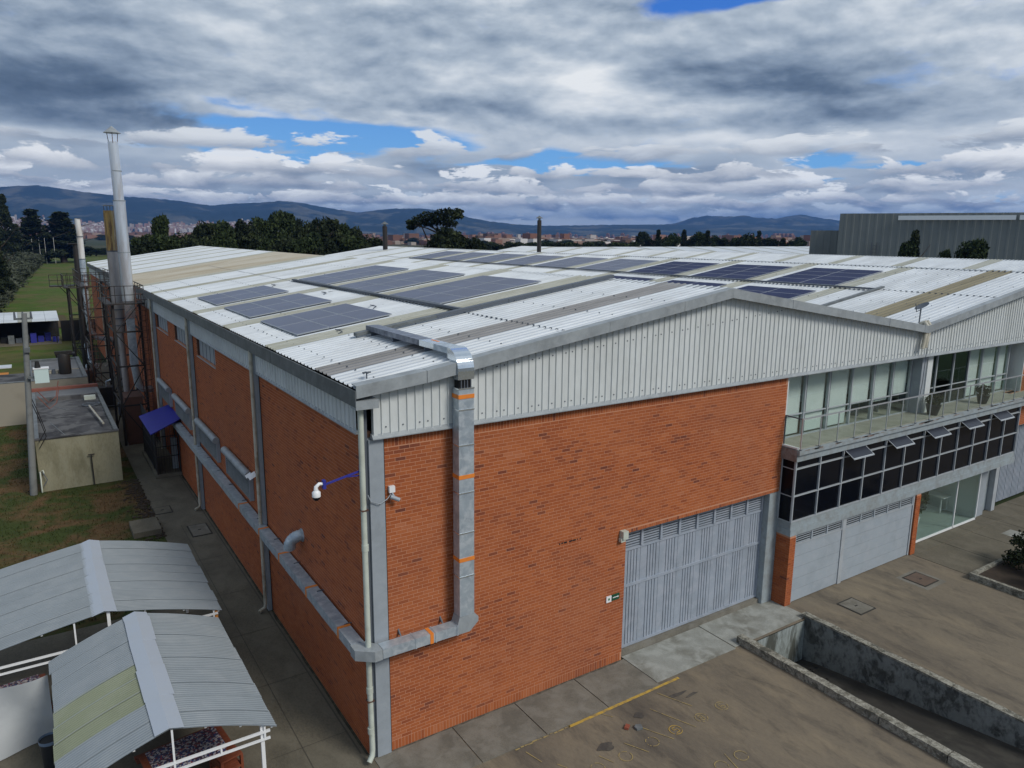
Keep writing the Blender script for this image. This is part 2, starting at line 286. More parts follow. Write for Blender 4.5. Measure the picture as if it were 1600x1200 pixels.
# ------------------------------------------------------------------ mesh builder
class MB:
    def __init__(s): s.v = []; s.f = []; s.m = []; s.t = []; s.n = 0; s.sm = []
    def add(s, vs, fs, mi=0, tone=.5, smooth=False):
        o = s.n; s.v += [tuple(map(float, p)) for p in vs]; s.n += len(vs)
        for f in fs: s.f.append(tuple(i + o for i in f)); s.m.append(mi); s.t.append(tone); s.sm.append(smooth)
        return s
    def box(s, x0, x1, y0, y1, z0, z1, mi=0, tone=.5):
        return s.add([(x0, y0, z0), (x1, y0, z0), (x1, y1, z0), (x0, y1, z0), (x0, y0, z1), (x1, y0, z1), (x1, y1, z1), (x0, y1, z1)],
                     [(0, 3, 2, 1), (4, 5, 6, 7), (0, 1, 5, 4), (1, 2, 6, 5), (2, 3, 7, 6), (3, 0, 4, 7)], mi, tone)
    def quad(s, a, b, c, d, mi=0, tone=.5): return s.add([a, b, c, d], [(0, 1, 2, 3)], mi, tone)
    def poly(s, pts, mi=0): return s.add(pts, [tuple(range(len(pts)))], mi)
    def prism(s, pts, d, mi=0):
        n = len(pts); P = [tuple(p) for p in pts]; Q = [tuple(np.add(p, d)) for p in pts]
        return s.add(P + Q, [tuple(range(n))[::-1], tuple(range(n, 2 * n))] + [(i, (i + 1) % n, n + (i + 1) % n, n + i) for i in range(n)], mi)
    def beam(s, a, b, w, h=None, mi=0):
        a = np.array(a, float); b = np.array(b, float); d = b - a; d /= np.linalg.norm(d); h = h or w
        r = np.cross(d, (0, 0, 1)) if abs(d[2]) < .95 else np.cross(d, (0, 1, 0)); r /= np.linalg.norm(r); u = np.cross(r, d)
        vs = [p + r * i * w / 2 + u * j * h / 2 for p in (a, b) for i, j in ((-1, -1), (1, -1), (1, 1), (-1, 1))]
        return s.add(vs, [(0, 3, 2, 1), (4, 5, 6, 7), (0, 1, 5, 4), (1, 2, 6, 5), (2, 3, 7, 6), (3, 0, 4, 7)], mi)
    def tube(s, pts, rad, n=10, mi=0, cap=True):
        pts = [np.array(p, float) for p in pts]; rs = rad if isinstance(rad, (list, tuple)) else [rad] * len(pts); vs = []; prev = None
        for i, p in enumerate(pts):
            d = (pts[min(i + 1, len(pts) - 1)] - pts[max(i - 1, 0)]); d /= np.linalg.norm(d)
            r = prev - d * (prev @ d) if prev is not None else (np.cross(d, (0, 0, 1)) if abs(d[2]) < .9 else np.cross(d, (0, 1, 0)))
            r /= np.linalg.norm(r); prev = r; u = np.cross(d, r)
            vs += [p + (r * math.cos(2 * PI * k / n) + u * math.sin(2 * PI * k / n)) * rs[i] for k in range(n)]
        fs = [(i * n + k, i * n + (k + 1) % n, (i + 1) * n + (k + 1) % n, (i + 1) * n + k) for i in range(len(pts) - 1) for k in range(n)]
        s.add(vs, fs, mi, smooth=True)
        if cap: s.add(vs[:n], [tuple(range(n))[::-1]], mi); s.add(vs[-n:], [tuple(range(n))], mi)
        return s
    def mesh(s, name, mats):
        me = bpy.data.meshes.new(name); me.from_pydata(s.v, [], s.f)
        for m in (mats if isinstance(mats, (list, tuple)) else [mats]): me.materials.append(m)
        me.polygons.foreach_set('material_index', s.m); me.polygons.foreach_set('use_smooth', s.sm)
        a = me.attributes.new('tone', 'FLOAT', 'FACE'); a.data.foreach_set('value', s.t)
        me.update(); return me
    def build(s, name, mats, parent=None, loc=None, kind=None):
        return put(name, s.mesh(name, mats), parent, loc, kind)
def put(name, me, parent=None, loc=None, kind=None):
    o = bpy.data.objects.new(name, me); COL.objects.link(o)
    if parent is not None: o.parent = parent
    if loc is not None: o.location = loc
    if kind: o['kind'] = kind
    return o
def empty(name, label, cat, loc=(0, 0, 0), group=None, rz=0):
    o = bpy.data.objects.new(name, None); COL.objects.link(o); o.location = loc; o.rotation_euler = (0, 0, rz); tag(o, label, cat, group); return o
def tag(o, label, cat, group=None):
    o['label'] = label; o['category'] = cat
    if group: o['group'] = group
    return o
def struct(o): o['kind'] = 'structure'; return o
def B(*a): return MB().box(*a)
def copy_tree(o, parent=None):
    c = o.copy(); COL.objects.link(c); c.parent = parent
    for ch in list(o.children): copy_tree(ch, c)
    return c
def np_mesh(name, verts, faces, mats, tone=None):
    verts = np.asarray(verts, np.float32); faces = np.asarray(faces, np.int32); k = faces.shape[1]
    me = bpy.data.meshes.new(name); me.vertices.add(len(verts)); me.vertices.foreach_set('co', verts.ravel())
    me.loops.add(faces.size); me.loops.foreach_set('vertex_index', faces.ravel()); me.polygons.add(len(faces))
    me.polygons.foreach_set('loop_start', np.arange(0, faces.size, k, dtype=np.int32))
    for m in (mats if isinstance(mats, (list, tuple)) else [mats]): me.materials.append(m)
    if tone is not None:
        a = me.attributes.new('tone', 'FLOAT', 'FACE'); a.data.foreach_set('value', np.asarray(tone, np.float32))
    me.polygons.foreach_set('use_smooth', np.zeros(len(faces), bool)); me.update(calc_edges=True); return me
def boxes_mesh(name, bx, mats, tone=None):
    """bx: (n,6) x0,x1,y0,y1,z0,z1 -> one mesh"""
    bx = np.asarray(bx, float); n = len(bx); idx = [(0, 2, 4), (1, 2, 4), (1, 3, 4), (0, 3, 4), (0, 2, 5), (1, 2, 5), (1, 3, 5), (0, 3, 5)]
    v = np.stack([bx[:, list(i)] for i in idx], 1).reshape(-1, 3)
    f = np.array([(0, 3, 2, 1), (4, 5, 6, 7), (0, 1, 5, 4), (1, 2, 6, 5), (2, 3, 7, 6), (3, 0, 4, 7)])
    F = (f[None] + (np.arange(n) * 8)[:, None, None]).reshape(-1, 4)
    return np_mesh(name, v, F, mats, None if tone is None else np.repeat(tone, 6))
#PART2
# ================================================================== SETTING: ground, paving, ramp
def sheet(name, rects, z, m, kind='structure', parent=None):
    mb = MB()
    for x0, x1, y0, y1 in rects: mb.quad((x0, y0, z), (x1, y0, z), (x1, y1, z), (x0, y1, z))
    o = mb.build(name, m, parent)
    if parent is None: o['kind'] = kind
    return o
RX0, RX1, RY1, RY0 = 11.12, 13.98, -1.38, -14.0
def around(X0, X1, Y0, Y1): return [(X0, RX0, Y0, Y1), (RX1, X1, Y0, Y1), (RX0, RX1, RY1, Y1), (RX0, RX1, Y0, RY0)]
sheet('ground', around(-7400, 7400, -7400, 7400), -.03, M['plain'])
sheet('yard', [(-.02, RX0, -40, -1.3), (RX1, 60, -40, 0.0), (RX0, RX1, -40, RY0), (.0, RX0, -1.3, 0.0), (RX0, RX1, RY1, 0)], -.008, M['yard'])
sheet('path', [(-1.95, 0, 10, 62), (-12, 0, -30, 10), (-1.95, -5.95, 36.9, 39), (-1.95, -12, 56, 62)][:2], -.012, M['conc'])
sheet('concrete_yard', [(-30, -1.96, 39.5, 54)], -.014, M['conc'])
sheet('lawn', [(-60, -1.96, 10.01, 39.49)], -.016, M['lawn'])
# meadow behind, with uneven surface
nx, ny = 60, 90
gx = np.linspace(-80, 60, nx); gy = np.concatenate([np.linspace(54, 120, 30), np.linspace(122, 430, 60)])
vv = [(x, y, .06 + .25 * math.sin(x * .2 + y * .05) * min(1, (y - 54) / 60) * .15 + 0) for y in gy for x in gx]
ff = [(j * nx + i, j * nx + i + 1, (j + 1) * nx + i + 1, (j + 1) * nx + i) for j in range(len(gy) - 1) for i in range(nx - 1) if not (gx[i + 1] > -.5 and gy[j] < 74)]
me = np_mesh('meadow', vv, ff, M['field']); struct(put('meadow', me))
sheet('dirt_track', [(-40, -1.5, 92, 108)], .16, mat('track_dirt', (.085, .058, .034), .95, dirt=(.06, .062, .026), dscale=.12, damt=.6, spec=.1))
# expansion joints and manholes on the left path
jm = MB()
for y in (1.2, 4.1, 7.0, 9.9, 13.1, 16.2, 20.6, 23.9, 28.5, 33, 38, 43, 48): jm.quad((-1.93, y, 0), (-.14, y + .02, 0), (-.14, y + .038, 0), (-1.93, y + .018, 0))
for x in (-1.22,): jm.quad((x, -2, 0), (x + .018, -2, 0), (x + .018, 17, 0), (x, 17, 0))
jm.quad((-.17, .3, 0), (-.13, .3, 0), (-.13, 52, 0), (-.17, 52, 0))
for x in (-1.1, -3.6, -6.2): jm.quad((x, -20, 0), (x + .03, -20, 0), (x + .03, -.1, 0), (x, -.1, 0))
for y in (-.46, -3, -6): jm.quad((-9, y, 0), (0, y, 0), (0, y + .03, 0), (-9, y + .03, 0))
struct(jm.build('path_joint', M['joint2'], loc=(0, 0, -.004)))
def manhole(name, x0, x1, y0, y1, m, label, rim=None):
    t = empty(name, label, 'manhole cover', ((x0 + x1) / 2, (y0 + y1) / 2, 0)); w, h = (x1 - x0) / 2, (y1 - y0) / 2
    B(-w, w, -h, h, -.05, .012).build('lid', m, t)
    r = MB()
    for a in ((-w - .05, w + .05, -h - .05, -h - .012), (-w - .05, w + .05, h + .012, h + .05), (-w - .05, -w - .012, -h - .012, h + .012), (w + .012, w + .05, -h - .012, h + .012)): r.box(*a, -.05, .008)
    r.build('rim', rim or M['joint'], t)
    B(-.06, .06, -.02, .02, .013, .025).build('handle', M['joint'], t)
    return t
manhole('manhole_cover', -1.9, -1.28, 18.8, 19.6, M['conc'], 'dark square concrete inspection cover on the side path beside the lawn')
manhole('manhole_cover', -1.0, -.35, 15.5, 16.7, M['conc2'], 'long grey inspection cover on the side path close to the brick wall')
manhole('manhole_cover', 19.3, 20.1, -2.18, -1.45, M['lidbrown'], 'rusty steel inspection cover in a pale frame before the garage doors')
sheet('patch', [(19.08, 20.32, -2.4, -1.27)], -.003, M['conc2'])
manhole('manhole_cover', 15.62, 16.35, -2.12, -1.35, M['conc2'], 'pale concrete inspection cover beside the top of the ramp')
# sidewalk slabs along the front wall
sw = struct(empty('sidewalk', 'x', 'x')); del sw['category']; del sw['label']
for x0, x1, mm in ((0.03, 2.03, 'conc2'), (2.06, 3.82, 'conc2'), (3.85, 5.74, 'conc2'), (5.77, 7.53, 'conc2')):
    B(x0, x1, -1.46, -.02, -.06, .012).build('paving_slab', M[mm], sw)
for x0, x1, y0, y1, mm in ((7.56, 10.66, -1.34, .10, 'concpale'), (10.70, 14.05, -1.28, .12, 'concpale')):
    B(x0, x1, y0, y1, -.06, .008).build('paving_slab', M[mm], sw)
B(7.46, 13.45, .12, .5, -.05, .15).build('gate_sill', M['conc2'], sw)
# slabs in front of the lobby
for (x0, x1, y0, y1) in ((21.5, 23.6, -.62, .1), (23.63, 25.8, -.62, .1), (25.83, 28.0, -.62, .1), (28.03, 30.8, -.62, .3), (30.83, 34, -.62, .3), (21.5, 23.6, -2.65, -.65), (23.63, 25.7, -2.65, -.65), (25.73, 28.0, -2.2, -.65), (28.03, 31, -2.65, -.65)):
    B(x0, x1, y0, y1, -.06, .006).build('paving_slab', M['conc'], sw)
B(26.6, 27.4, -2.2, -1.36, -.06, .010).build('paving_slab', M['concpale'], sw)
# painted lines
def line(name, a, b, w, m, label, z=.004, group=None):
    a = np.array(a, float); b = np.array(b, float); d = (b - a) / np.linalg.norm(b - a); n = np.array((-d[1], d[0])) * w / 2
    mb = MB(); mb.quad((*(a - n), z), (*(b - n), z), (*(b + n), z), (*(a + n), z)); o = mb.build(name, m); o['kind'] = 'structure'; return o
line('kerb_line', (4.45, -1.52), (8.2, -1.49), .085, M['yellow'], '')
sm = MB(); xx = 2.9
while xx < 4.35:
    l_ = random.uniform(.08, .2); yy = -1.50 + random.uniform(-.02, .02); sm.quad((xx, yy - .02, .004), (xx + l_, yy - .02, .004), (xx + l_, yy + .02, .004), (xx, yy + .02, .004)); xx += l_ + random.uniform(.0, .06)
struct(sm.build('kerb_line', M['yellowthin']))
for a, b in (((7.22, -1.67), (7.59, -2.55)), ((6.6, -2.06), (7.06, -3.18)), ((5.91, -2.45), (6.29, -3.21)), ((5.19, -2.68), (5.47, -3.22)), ((5.45, -1.56), (5.6, -1.8)), ((4.41, -2.7), (4.56, -3.05)), ((3.44, -2.4), (3.56, -2.62)), ((6.9, -4.2), (6.72, -4.95)), ((3.07, -1.69), (3.19, -2.16)), ((5.9, -4.5), (5.75, -5.1))):
    line('bay_line', a, b, .022, M['yellowthin'], '')
for cx, cy, dig in ((8.23, -2.95, 6), (7.44, -3.0, 8), (6.56, -2.99, 5), (5.79, -3.0, 0), (4.92, -3.04, 0), (4.14, -2.99, 0), (7.18, -4.45, 0), (6.54, -4.44, 0), (6.25, -4.75, 0)):
    mb = MB(); n = 28; R1, R0 = .168, .148
    for k in range(n):
        if random.random() < .14: continue
        a0, a1 = 2 * PI * k / n, 2 * PI * (k + 1) / n
        mb.quad((R0 * math.cos(a0), R0 * math.sin(a0), 0), (R1 * math.cos(a0), R1 * math.sin(a0), 0), (R1 * math.cos(a1), R1 * math.sin(a1), 0), (R0 * math.cos(a1), R0 * math.sin(a1), 0))
    segs = {5: ((.06, .09, -.05, .09), (-.05, .09, -.05, .01), (-.05, .01, .06, .01), (.06, .01, .06, -.09), (.06, -.09, -.05, -.09)), 8: ((-.05, .09, .05, .09), (-.05, -.09, .05, -.09), (-.05, 0, .05, 0), (-.05, -.09, -.05, .09), (.05, -.09, .05, .09)), 6: ((-.05, .09, .05, .09), (-.05, -.09, .05, -.09), (-.05, 0, .05, 0), (-.05, -.09, -.05, .09), (.05, -.09, .05, 0)), 0: ()}[dig]
    for a in segs:
        p, q = np.array(a[:2]), np.array(a[2:]); d = (q - p) / np.linalg.norm(q - p); nn = np.array((-d[1], d[0])) * .009
        mb.quad((*(p - nn), 0), (*(q - nn), 0), (*(q + nn), 0), (*(p + nn), 0))
    struct(mb.build('bay_number', M['yellow' if dig == 5 else 'yellowthin'], loc=(cx, cy, .004)))
# litter on the yard
t = tag(B(-.09, .09, -.05, .05, 0, .05).build('broken_brick', mat('red_rubble', (.25, .07, .04), .9), loc=(5.62, -2.3, 0)), 'small red broken brick lying on the parking bays', 'brick'); t.rotation_euler = (0, .1, .6)
t = tag(MB().prism([(-.1, -.07, 0), (.05, -.1, 0), (.11, .02, 0), (0, .09, 0), (-.1, .04, 0)], (0, 0, .05)).build('stone', M['trimdark'], loc=(5.85, -2.45, 0)), 'dark flat stone lying beside the broken brick on the bays', 'stone')
# dark oil stains (real stains)
st = mat('stain', (.060, .053, .046), .85, dirt=(.10, .088, .07), dscale=4, damt=.9)
for cx, cy, rx, ry in ((4.75, -2.55, .22, .12), (6.2, -2.1, .14, .1), (7.6, -2.0, .3, .06), (7.95, -2.2, .2, .05)):
    n = 22; ph = random.random() * 6
    mb = MB().poly([(cx + rx * math.cos(a) * (1 + .25 * math.sin(3 * a + ph)), cy + ry * math.sin(a) * (1 + .3 * math.sin(2 * a + ph * 2)), .002) for a in [2 * PI * k / n for k in range(n)]])
    struct(mb.build('oil_stain', st))
# hairline cracks in the yard and a dirty band along the wall foot
for (x, y, a, n) in ((3.3, -3.2, -.5, 9), (9.6, -2.2, -1.1, 10), (16.8, -3.0, -.9, 12), (20.2, -1.1, -1.6, 10)):
    mb = MB()
    for _ in range(n):
        x1, y1 = x + .17 * math.cos(a), y + .17 * math.sin(a); w_ = random.uniform(.0015, .0045); nx_, ny_ = -math.sin(a) * w_, math.cos(a) * w_
        mb.quad((x - nx_, y - ny_, 0), (x1 - nx_, y1 - ny_, 0), (x1 + nx_, y1 + ny_, 0), (x + nx_, y + ny_, 0)); x, y = x1, y1; a += random.uniform(-.3, .3)
    struct(mb.build('crack', M['joint'], loc=(0, 0, -.0035)))
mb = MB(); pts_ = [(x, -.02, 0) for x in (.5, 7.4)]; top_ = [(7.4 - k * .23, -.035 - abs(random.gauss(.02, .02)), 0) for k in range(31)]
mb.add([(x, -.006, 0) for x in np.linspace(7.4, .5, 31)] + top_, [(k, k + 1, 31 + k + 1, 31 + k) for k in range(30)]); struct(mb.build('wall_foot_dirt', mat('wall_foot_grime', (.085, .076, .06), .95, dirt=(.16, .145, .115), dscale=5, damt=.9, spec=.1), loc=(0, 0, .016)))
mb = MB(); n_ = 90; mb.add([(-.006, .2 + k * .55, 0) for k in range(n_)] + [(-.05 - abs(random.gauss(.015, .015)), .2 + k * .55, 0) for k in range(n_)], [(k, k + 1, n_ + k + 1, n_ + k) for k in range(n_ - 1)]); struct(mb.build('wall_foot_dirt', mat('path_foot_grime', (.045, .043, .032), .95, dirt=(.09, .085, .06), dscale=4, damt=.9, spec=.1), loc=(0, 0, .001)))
# ramp
rp = empty('ramp', 'x', 'x'); del rp['category']; del rp['label']; rp['kind'] = 'structure'
zf = lambda y: -1.25 + max(0, (-2.0 - y)) * .118 - (0.12 if y > -2 else 0)
mb = MB(); ys = [RY1, -2.0, -4, -6, -8, -10, -12.6, RY0]
for a, b in zip(ys, ys[1:]): mb.quad((RX0, b, min(zf(b), -.01)), (RX1, b, min(zf(b), -.01)), (RX1, a, min(zf(a), -.01)), (RX0, a, min(zf(a), -.01)))
mb.build('ramp_floor', M['rampfloor'], rp)
for xa, xb, nm, zt in ((RX0 - .02, RX0 + .0, 'rampwall', 0), ):
    B(xa, xb, RY0, RY1, -1.6, -.0).build('ramp_wall', M['rampwall'], rp)
B(RX1 - .14, RX1 + .02, RY0, RY1 + .02, -1.6, .09).build('ramp_wall', M['rampwall'], rp)
B(RX0 - .0, RX1 - .14, RY1, RY1 + .12, -1.6, -.03).build('ramp_wall', M['rampend'], rp)
def curb(x0, x1, ya, yb, z0, z1, step):
    y = ya
    while y > yb:
        l_ = min(step * random.uniform(.8, 1.2), y - yb); j = random.uniform(-.008, .008)
        v = []; n = 8
        mbx = MB(); 
        for i in range(n + 1):
            yy = y - .012 - (l_ - .024) * i / n; w = random.uniform(-.008, .008); h = random.uniform(-.01, .008)
            v += [(x0 + w + j, yy, z0), (x0 + w + j, yy, z1 + h), (x1 + w + j, yy, z1 + h), (x1 + w + j, yy, z0)]
        fs = [(4 * i + k, 4 * i + (k + 1) % 4, 4 * (i + 1) + (k + 1) % 4, 4 * (i + 1) + k) for i in range(n) for k in range(4)] + [(0, 1, 2, 3)[::-1], tuple(range(4 * n, 4 * n + 4))]
        mbx.add(v, fs); mbx.build('curb_stone', M['curb'], rp); y -= l_
curb(RX0 - .19, RX0 + .06, -1.12, -13.2, -.04, .21, 1.5)
curb(RX1 - .15, RX1 + .07, RY1 + .15, -13.2, .09, .15, 2.4)
# debris in the ramp corner
dm = MB()
for _ in range(90):
    x, y, s = random.uniform(RX0 + .1, RX1 - .3), RY1 - abs(random.gauss(0, .5)) - .05, random.uniform(.015, .05)
    dm.box(x, x + s * 1.6, y, y + s, zf(y), zf(y) + s, 0, random.random())
o = dm.build('rubble', M['joint'], rp); o['kind'] = 'stuff'
# planter at the right edge
pl = empty('planter_bed', 'x', 'x'); tag(pl, 'low concrete planter bed with dark bushes at the right edge', 'planter')
for a in ((21.2, 21.34, -9, -2.7), (21.34, 25.2, -2.84, -2.7), (25.06, 25.2, -9, -2.84)): B(*a, -.02, .22).build('kerb', M['curb'], pl)
B(21.34, 25.06, -9, -2.84, -.02, .13).build('soil', M['soil'], pl)

# ================================================================== WAREHOUSE
wh = empty('warehouse', 'long orange brick warehouse with white corrugated twin gable roof and balcony offices', 'warehouse')
H = 7.5; SL = .1535
def rake(x):
    x = x % 21.1; return 8.6 + SL * (x if x < 10.55 else 21.1 - x) if False else (8.62 + .1525 * (x if x <= 10.7 else (21.1 - x) * 10.7 / 10.4))
YE = 73.0
# ---- brick walls: mortar backing + bricks proud of it
fw = MB()
for a in ((0.47, 7.45, 0, H), (7.45, 13.9, 3.78, H), (29.85, 45, 5.3, H), (29.0, 45, 3.75, 5.3)): fw.box(a[0], a[1], .0, .24, a[2], a[3])
fw.box(13.45, 13.95, .02, .24, 0, 3.78, 1); fw.box(.12, .45, .004, .3, 0, H, 2); fw.box(13.95, 29.85, .25, .3, 2.4, 5.2, 1)
front = fw.build('brick_wall', [M['mortar'], M['beam'], M['grey']], wh)
LW = [(14.15, 17.6, 6.82, 7.62), (19.6, 22.85, 6.82, 7.62), (24.75, 28.4, 6.82, 7.62)]
LV = [(9.5, 12.9, 3.2, 4.0), (14.35, 17.9, 3.2, 4.0), (19.9, 23.5, 3.2, 4.0), (25.1, 28.2, 3.2, 4.0)]
HL = 7.62
ycuts = sorted({0.12, YE} | {v for r in LW for v in r[:2]}); lw = MB()
for a, b in zip(ycuts, ycuts[1:]):
    top = 6.82 if any(abs(a - r[0]) < .01 for r in LW) else HL
    lw.box(0.0, .24, a, b, 0, top)
left = lw.build('brick_wall', [M['mortar']], wh)
BP, CP, BL, BH = .25, .0833, .238, .0705
fx = []
def inside(x0, x1, z0, z1, rs): return any(x0 < r[1] - .0 and x1 > r[0] + .0 and z0 < r[3] and z1 > r[2] for r in rs)
def brickrows(u0, u1, z0, z1, holes, cb):
    k = 0; z = z0
    while z + BH <= z1 + .001:
        off = (0, .5)[k % 2] * BP + (.0 if k % 4 < 2 else .03); u = u0 - off
        while u < u1:
            a, b = max(u, u0), min(u + BL, u1)
            for r in holes:
                if z < r[3] and z + BH > r[2]:
                    if a < r[0] < b: b = r[0]
                    elif a < r[1] < b: a = r[1]
            if b - a > .04 and not inside(a + .001, b - .001, z, z + BH, holes): cb(a, b, z, z + BH)
            u += BP
        z += CP; k += 1
FR = []; soldier = .235
cbF = lambda a, b, z0, z1: FR.append((a, b, -.0028, .01, z0, z1))
gh = [(7.45, 14.1, -1, 3.78 + .10)]
brickrows(.49, 13.88, H - soldier - .0128 - 84 * CP, H - soldier - .015, gh, cbF)
for x in np.arange(.49, 13.8, CP): FR.append((x, min(x + BH, 13.88), -.0028, .01, H - soldier, H - .004))
for x in np.arange(.49, 7.38, CP): FR.append((x, x + BH, -.0028, .01, .004, .24))
for x in np.arange(7.46, 13.8, CP): FR.append((x, x + BH, -.0028, .01, 3.785, 3.875))
brickrows(29.9, 45, 5.32, H - .01, [], cbF); brickrows(29.05, 45, 3.77, 5.3, [], cbF)
# piers beside the garage: front and side faces
PR = []
for (x0, x1) in ((13.95, 14.25), (21.36, 21.66)):
    B(x0 + .01, x1 - .01, -.51, .2, 0, 2.395).build('brick_pier', M['mortar'], wh)
    z = .005; k = 0
    while z + BH < 2.4:
        o_ = .0 if k % 2 else .12
        for (a, b) in ((x0, x0 + .5 * (x1 - x0) + o_ - .06), (x0 + .5 * (x1 - x0) + o_ - .048, x1)): PR.append((a, b, -.52, -.50, z, z + BH))
        y = -.50 + .002
        while y < .2:
            PR.append((x0, x0 + .012, y, min(y + BL - (o_ if y < -.49 else 0), .2), z, z + BH)); PR.append((x1 - .012, x1, y, min(y + BL - (o_ if y < -.49 else 0), .2), z, z + BH)); y += BP - (o_ if y < -.49 else 0)
        z += CP; k += 1
LB = []
cbL = lambda a, b, z0, z1: LB.append((-.0028, .01, a, b, z0, z1))
brickrows(.14, YE, .02, HL - .01, [(r[0], r[1], r[2], 9) for r in LW] + LV, cbL)
FR = np.array(FR); LB = np.array(LB); PR = np.array(PR)
def tones(n, seed):
    r = np.random.default_rng(seed); t = np.clip(r.normal(.62, .13, n), .2, 1); d = r.random(n) < .07; t[d] = r.uniform(.18, .40, d.sum()); d = r.random(n) < .012; t[d] = r.uniform(0, .12, d.sum()); return t
ctr = np.stack([(FR[:, 0] + FR[:, 1]) / 2, FR[:, 2], (FR[:, 4] + FR[:, 5]) / 2], 1); v = ctr - CAM; w = v @ WW
sx = 800 + 1151.8 * (v @ RR) / w; sy = 600 - 1151.8 * (v @ UU) / w
vdir = v / np.linalg.norm(v, axis=1)[:, None]; area = (FR[:, 1] - FR[:, 0]) * (FR[:, 5] - FR[:, 4]) * np.abs(vdir[:, 1]) / w ** 2
area[(sx < 0) | (sx > 1600) | (sy > 1200)] = 0; area[(ctr[:, 0] > 2.02) & (ctr[:, 0] < 2.5) & (ctr[:, 2] > 2.6)] *= .2
order = np.argsort(-area); big = order[:300]; rest = order[300:]
tF = tones(len(FR), 3)
# courses have drifting clusters of tone
tF += .07 * np.sin(ctr[:, 0] * 1.7 + ctr[:, 2] * 2.3) + .05 * np.sin(ctr[:, 0] * .6 - ctr[:, 2] * 1.1); from mathutils import noise as _mn
tF += np.array([.20 * _mn.fractal(Vector((c_[0] * .9, c_[2] * 1.6, 4)), .8, 2, 4) for c_ in ctr]); tF = np.clip(tF, .05, 1)
cache = {}
for i in big:
    b = FR[i]; key = (round(b[1] - b[0], 3), round(b[5] - b[4], 3), int(tF[i] * 14))
    if key not in cache: cache[key] = boxes_mesh('brick', [(0, b[1] - b[0], 0, .018, 0, b[5] - b[4])], M['brick'], np.array([(key[2] + .5) / 14]))
    put('brick', cache[key], front, (b[0], b[2] + rng.uniform(-.001, .001), b[4]))
jit = rng.uniform(-.001, .001, len(rest)); R = FR[rest].copy(); R[:, 2] += jit
put('brick', boxes_mesh('brick', R, M['brick'], tF[rest]), front, kind='stuff')
put('brick', boxes_mesh('brick', PR, M['brick'], tones(len(PR), 5)), front, kind='stuff')
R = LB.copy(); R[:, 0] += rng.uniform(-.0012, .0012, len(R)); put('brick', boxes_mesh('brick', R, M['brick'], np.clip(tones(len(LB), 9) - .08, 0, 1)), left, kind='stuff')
# inner floor slab + back walls so nothing is hollow from the side
MB().box(.3, 63, YE - .2, YE, 0, 8.5).build('back_wall', M['mortar'], wh)
# concrete corner column, recess strip, downpipe
B(.125, .455, -.05, .002, 0, H - .02).build('corner_column', M['grey'], wh)
B(.002, .12, .004, .11, 0, 8.3).build('corner_recess', M['groove'], wh)
B(.456, .488, -.004, .003, 0, H).build('corner_recess', M['black'], wh)
def downpipe(pts, r, m, name='downpipe'): return MB().tube(pts, r, 12).build(name, m, wh)
dp = downpipe([(-.06, -.12, 8.28), (-.06, -.12, 7.2), (-.055, -.12, 5.0), (-.05, -.12, 2.0), (-.03, -.12, .35), (-.05, -.14, .2), (-.15, -.2, .1)], .062, M['pvc'])
for z in (5.1, 1.75, .75): MB().tube([(-.05, -.12, z), (-.05, -.12, z + .14)], .075, 12).build('pipe_socket', M['pvc'], dp)
for z in (1.55, 6.0): B(-.12, .03, -.19, -.04, z, z + .025).build('pipe_clamp', M['brownsteel'], dp)
for k, y in enumerate((8.1, 18.45, 28.75, 39.05, 49.35, 59.65)):
    B(-.13, -.01, y - .06, y + .16, .0, 8.3).build('wall_post', M['grey'], wh)
    B(-.012, -.009, y + .165, y + .20, 0, 8.3).build('corner_recess', M['black'], wh)
    B(-.02, -.009, y - .10, y - .07, 0, 7.6).build('corner_recess', M['black'], wh)
    p = downpipe([(-.2, y, 8.3), (-.2, y, .25), (-.23, y - .02, .12), (-.42, y - .08, .06)], .055, M['pvcold'])
# ---- cladding with trapezoid ribs
def rib_profile(u0, u1, pitch, h, rw=.045):
    P = [(u0, 0)]; k = math.ceil((u0 + .02) / pitch)
    while k * pitch + rw < u1 - .005:
        u = k * pitch; P += [(u, 0), (u + .012, h), (u + rw - .012, h), (u + rw, 0)]; k += 1
    return P + [(u1, 0)]
def clad_sheet(u0, u1, topf, z0, axis, off, pitch, h=.03):
    P = rib_profile(u0, u1, pitch, h); vs = []
    for u, d in P:
        for z in (z0, topf(u)): vs.append((u, off - d, z) if axis == 'x' else (off - d, u, z))
    fs = [(2 * i, 2 * i + 2, 2 * i + 3, 2 * i + 1) for i in range(len(P) - 1)]
    return MB().add(vs, fs)
W = .975; k = 0; x = .30
while x < 42:
    x1 = min(x + W, 42); 
    mb = clad_sheet(x, x1 + .002, lambda u: rake(u) - .12, 7.56, 'x', -.09 - .002 * (k % 2), .195)
    for uu in np.arange(math.ceil(x / .195) * .195 + .1, x1, .39):
        for zz in (7.72, 8.5, 9.3):
            z2 = zz + (uu * .08 if zz > 8 else 0)
            if z2 < rake(uu) - .25: mb.box(uu, uu + .026, -.106, -.09, z2, z2 + .026, 1)
    mb.build('cladding_sheet', [M['clad'], M['groove']], wh); x += W; k += 1
B(.22, .30, -.118, .0, 7.5, 8.55).build('corner_flashing', M['clad'], wh)
x = .18
while x < 42:
    x1 = min(x + 2.4, 42); MB().prism([(x, -.17, 7.50), (x, -.17, 7.52), (x, -.092, 7.60), (x, -.0, 7.60), (x, 0, 7.50)], (x1 - x - .006, 0, 0)).build('sill_flashing', M['trim'], wh); x = x1
y = .15; k = 0
while y < YE:
    y1 = min(y + 1.0, YE)
    clad_sheet(y, y1 + .002, lambda u: 8.36, 7.62, 'y', -.055 - .001 * (k % 2), .25).build('side_cladding_sheet', M['clad'], wh) if y < 60 else None
    y += 1.0; k += 1
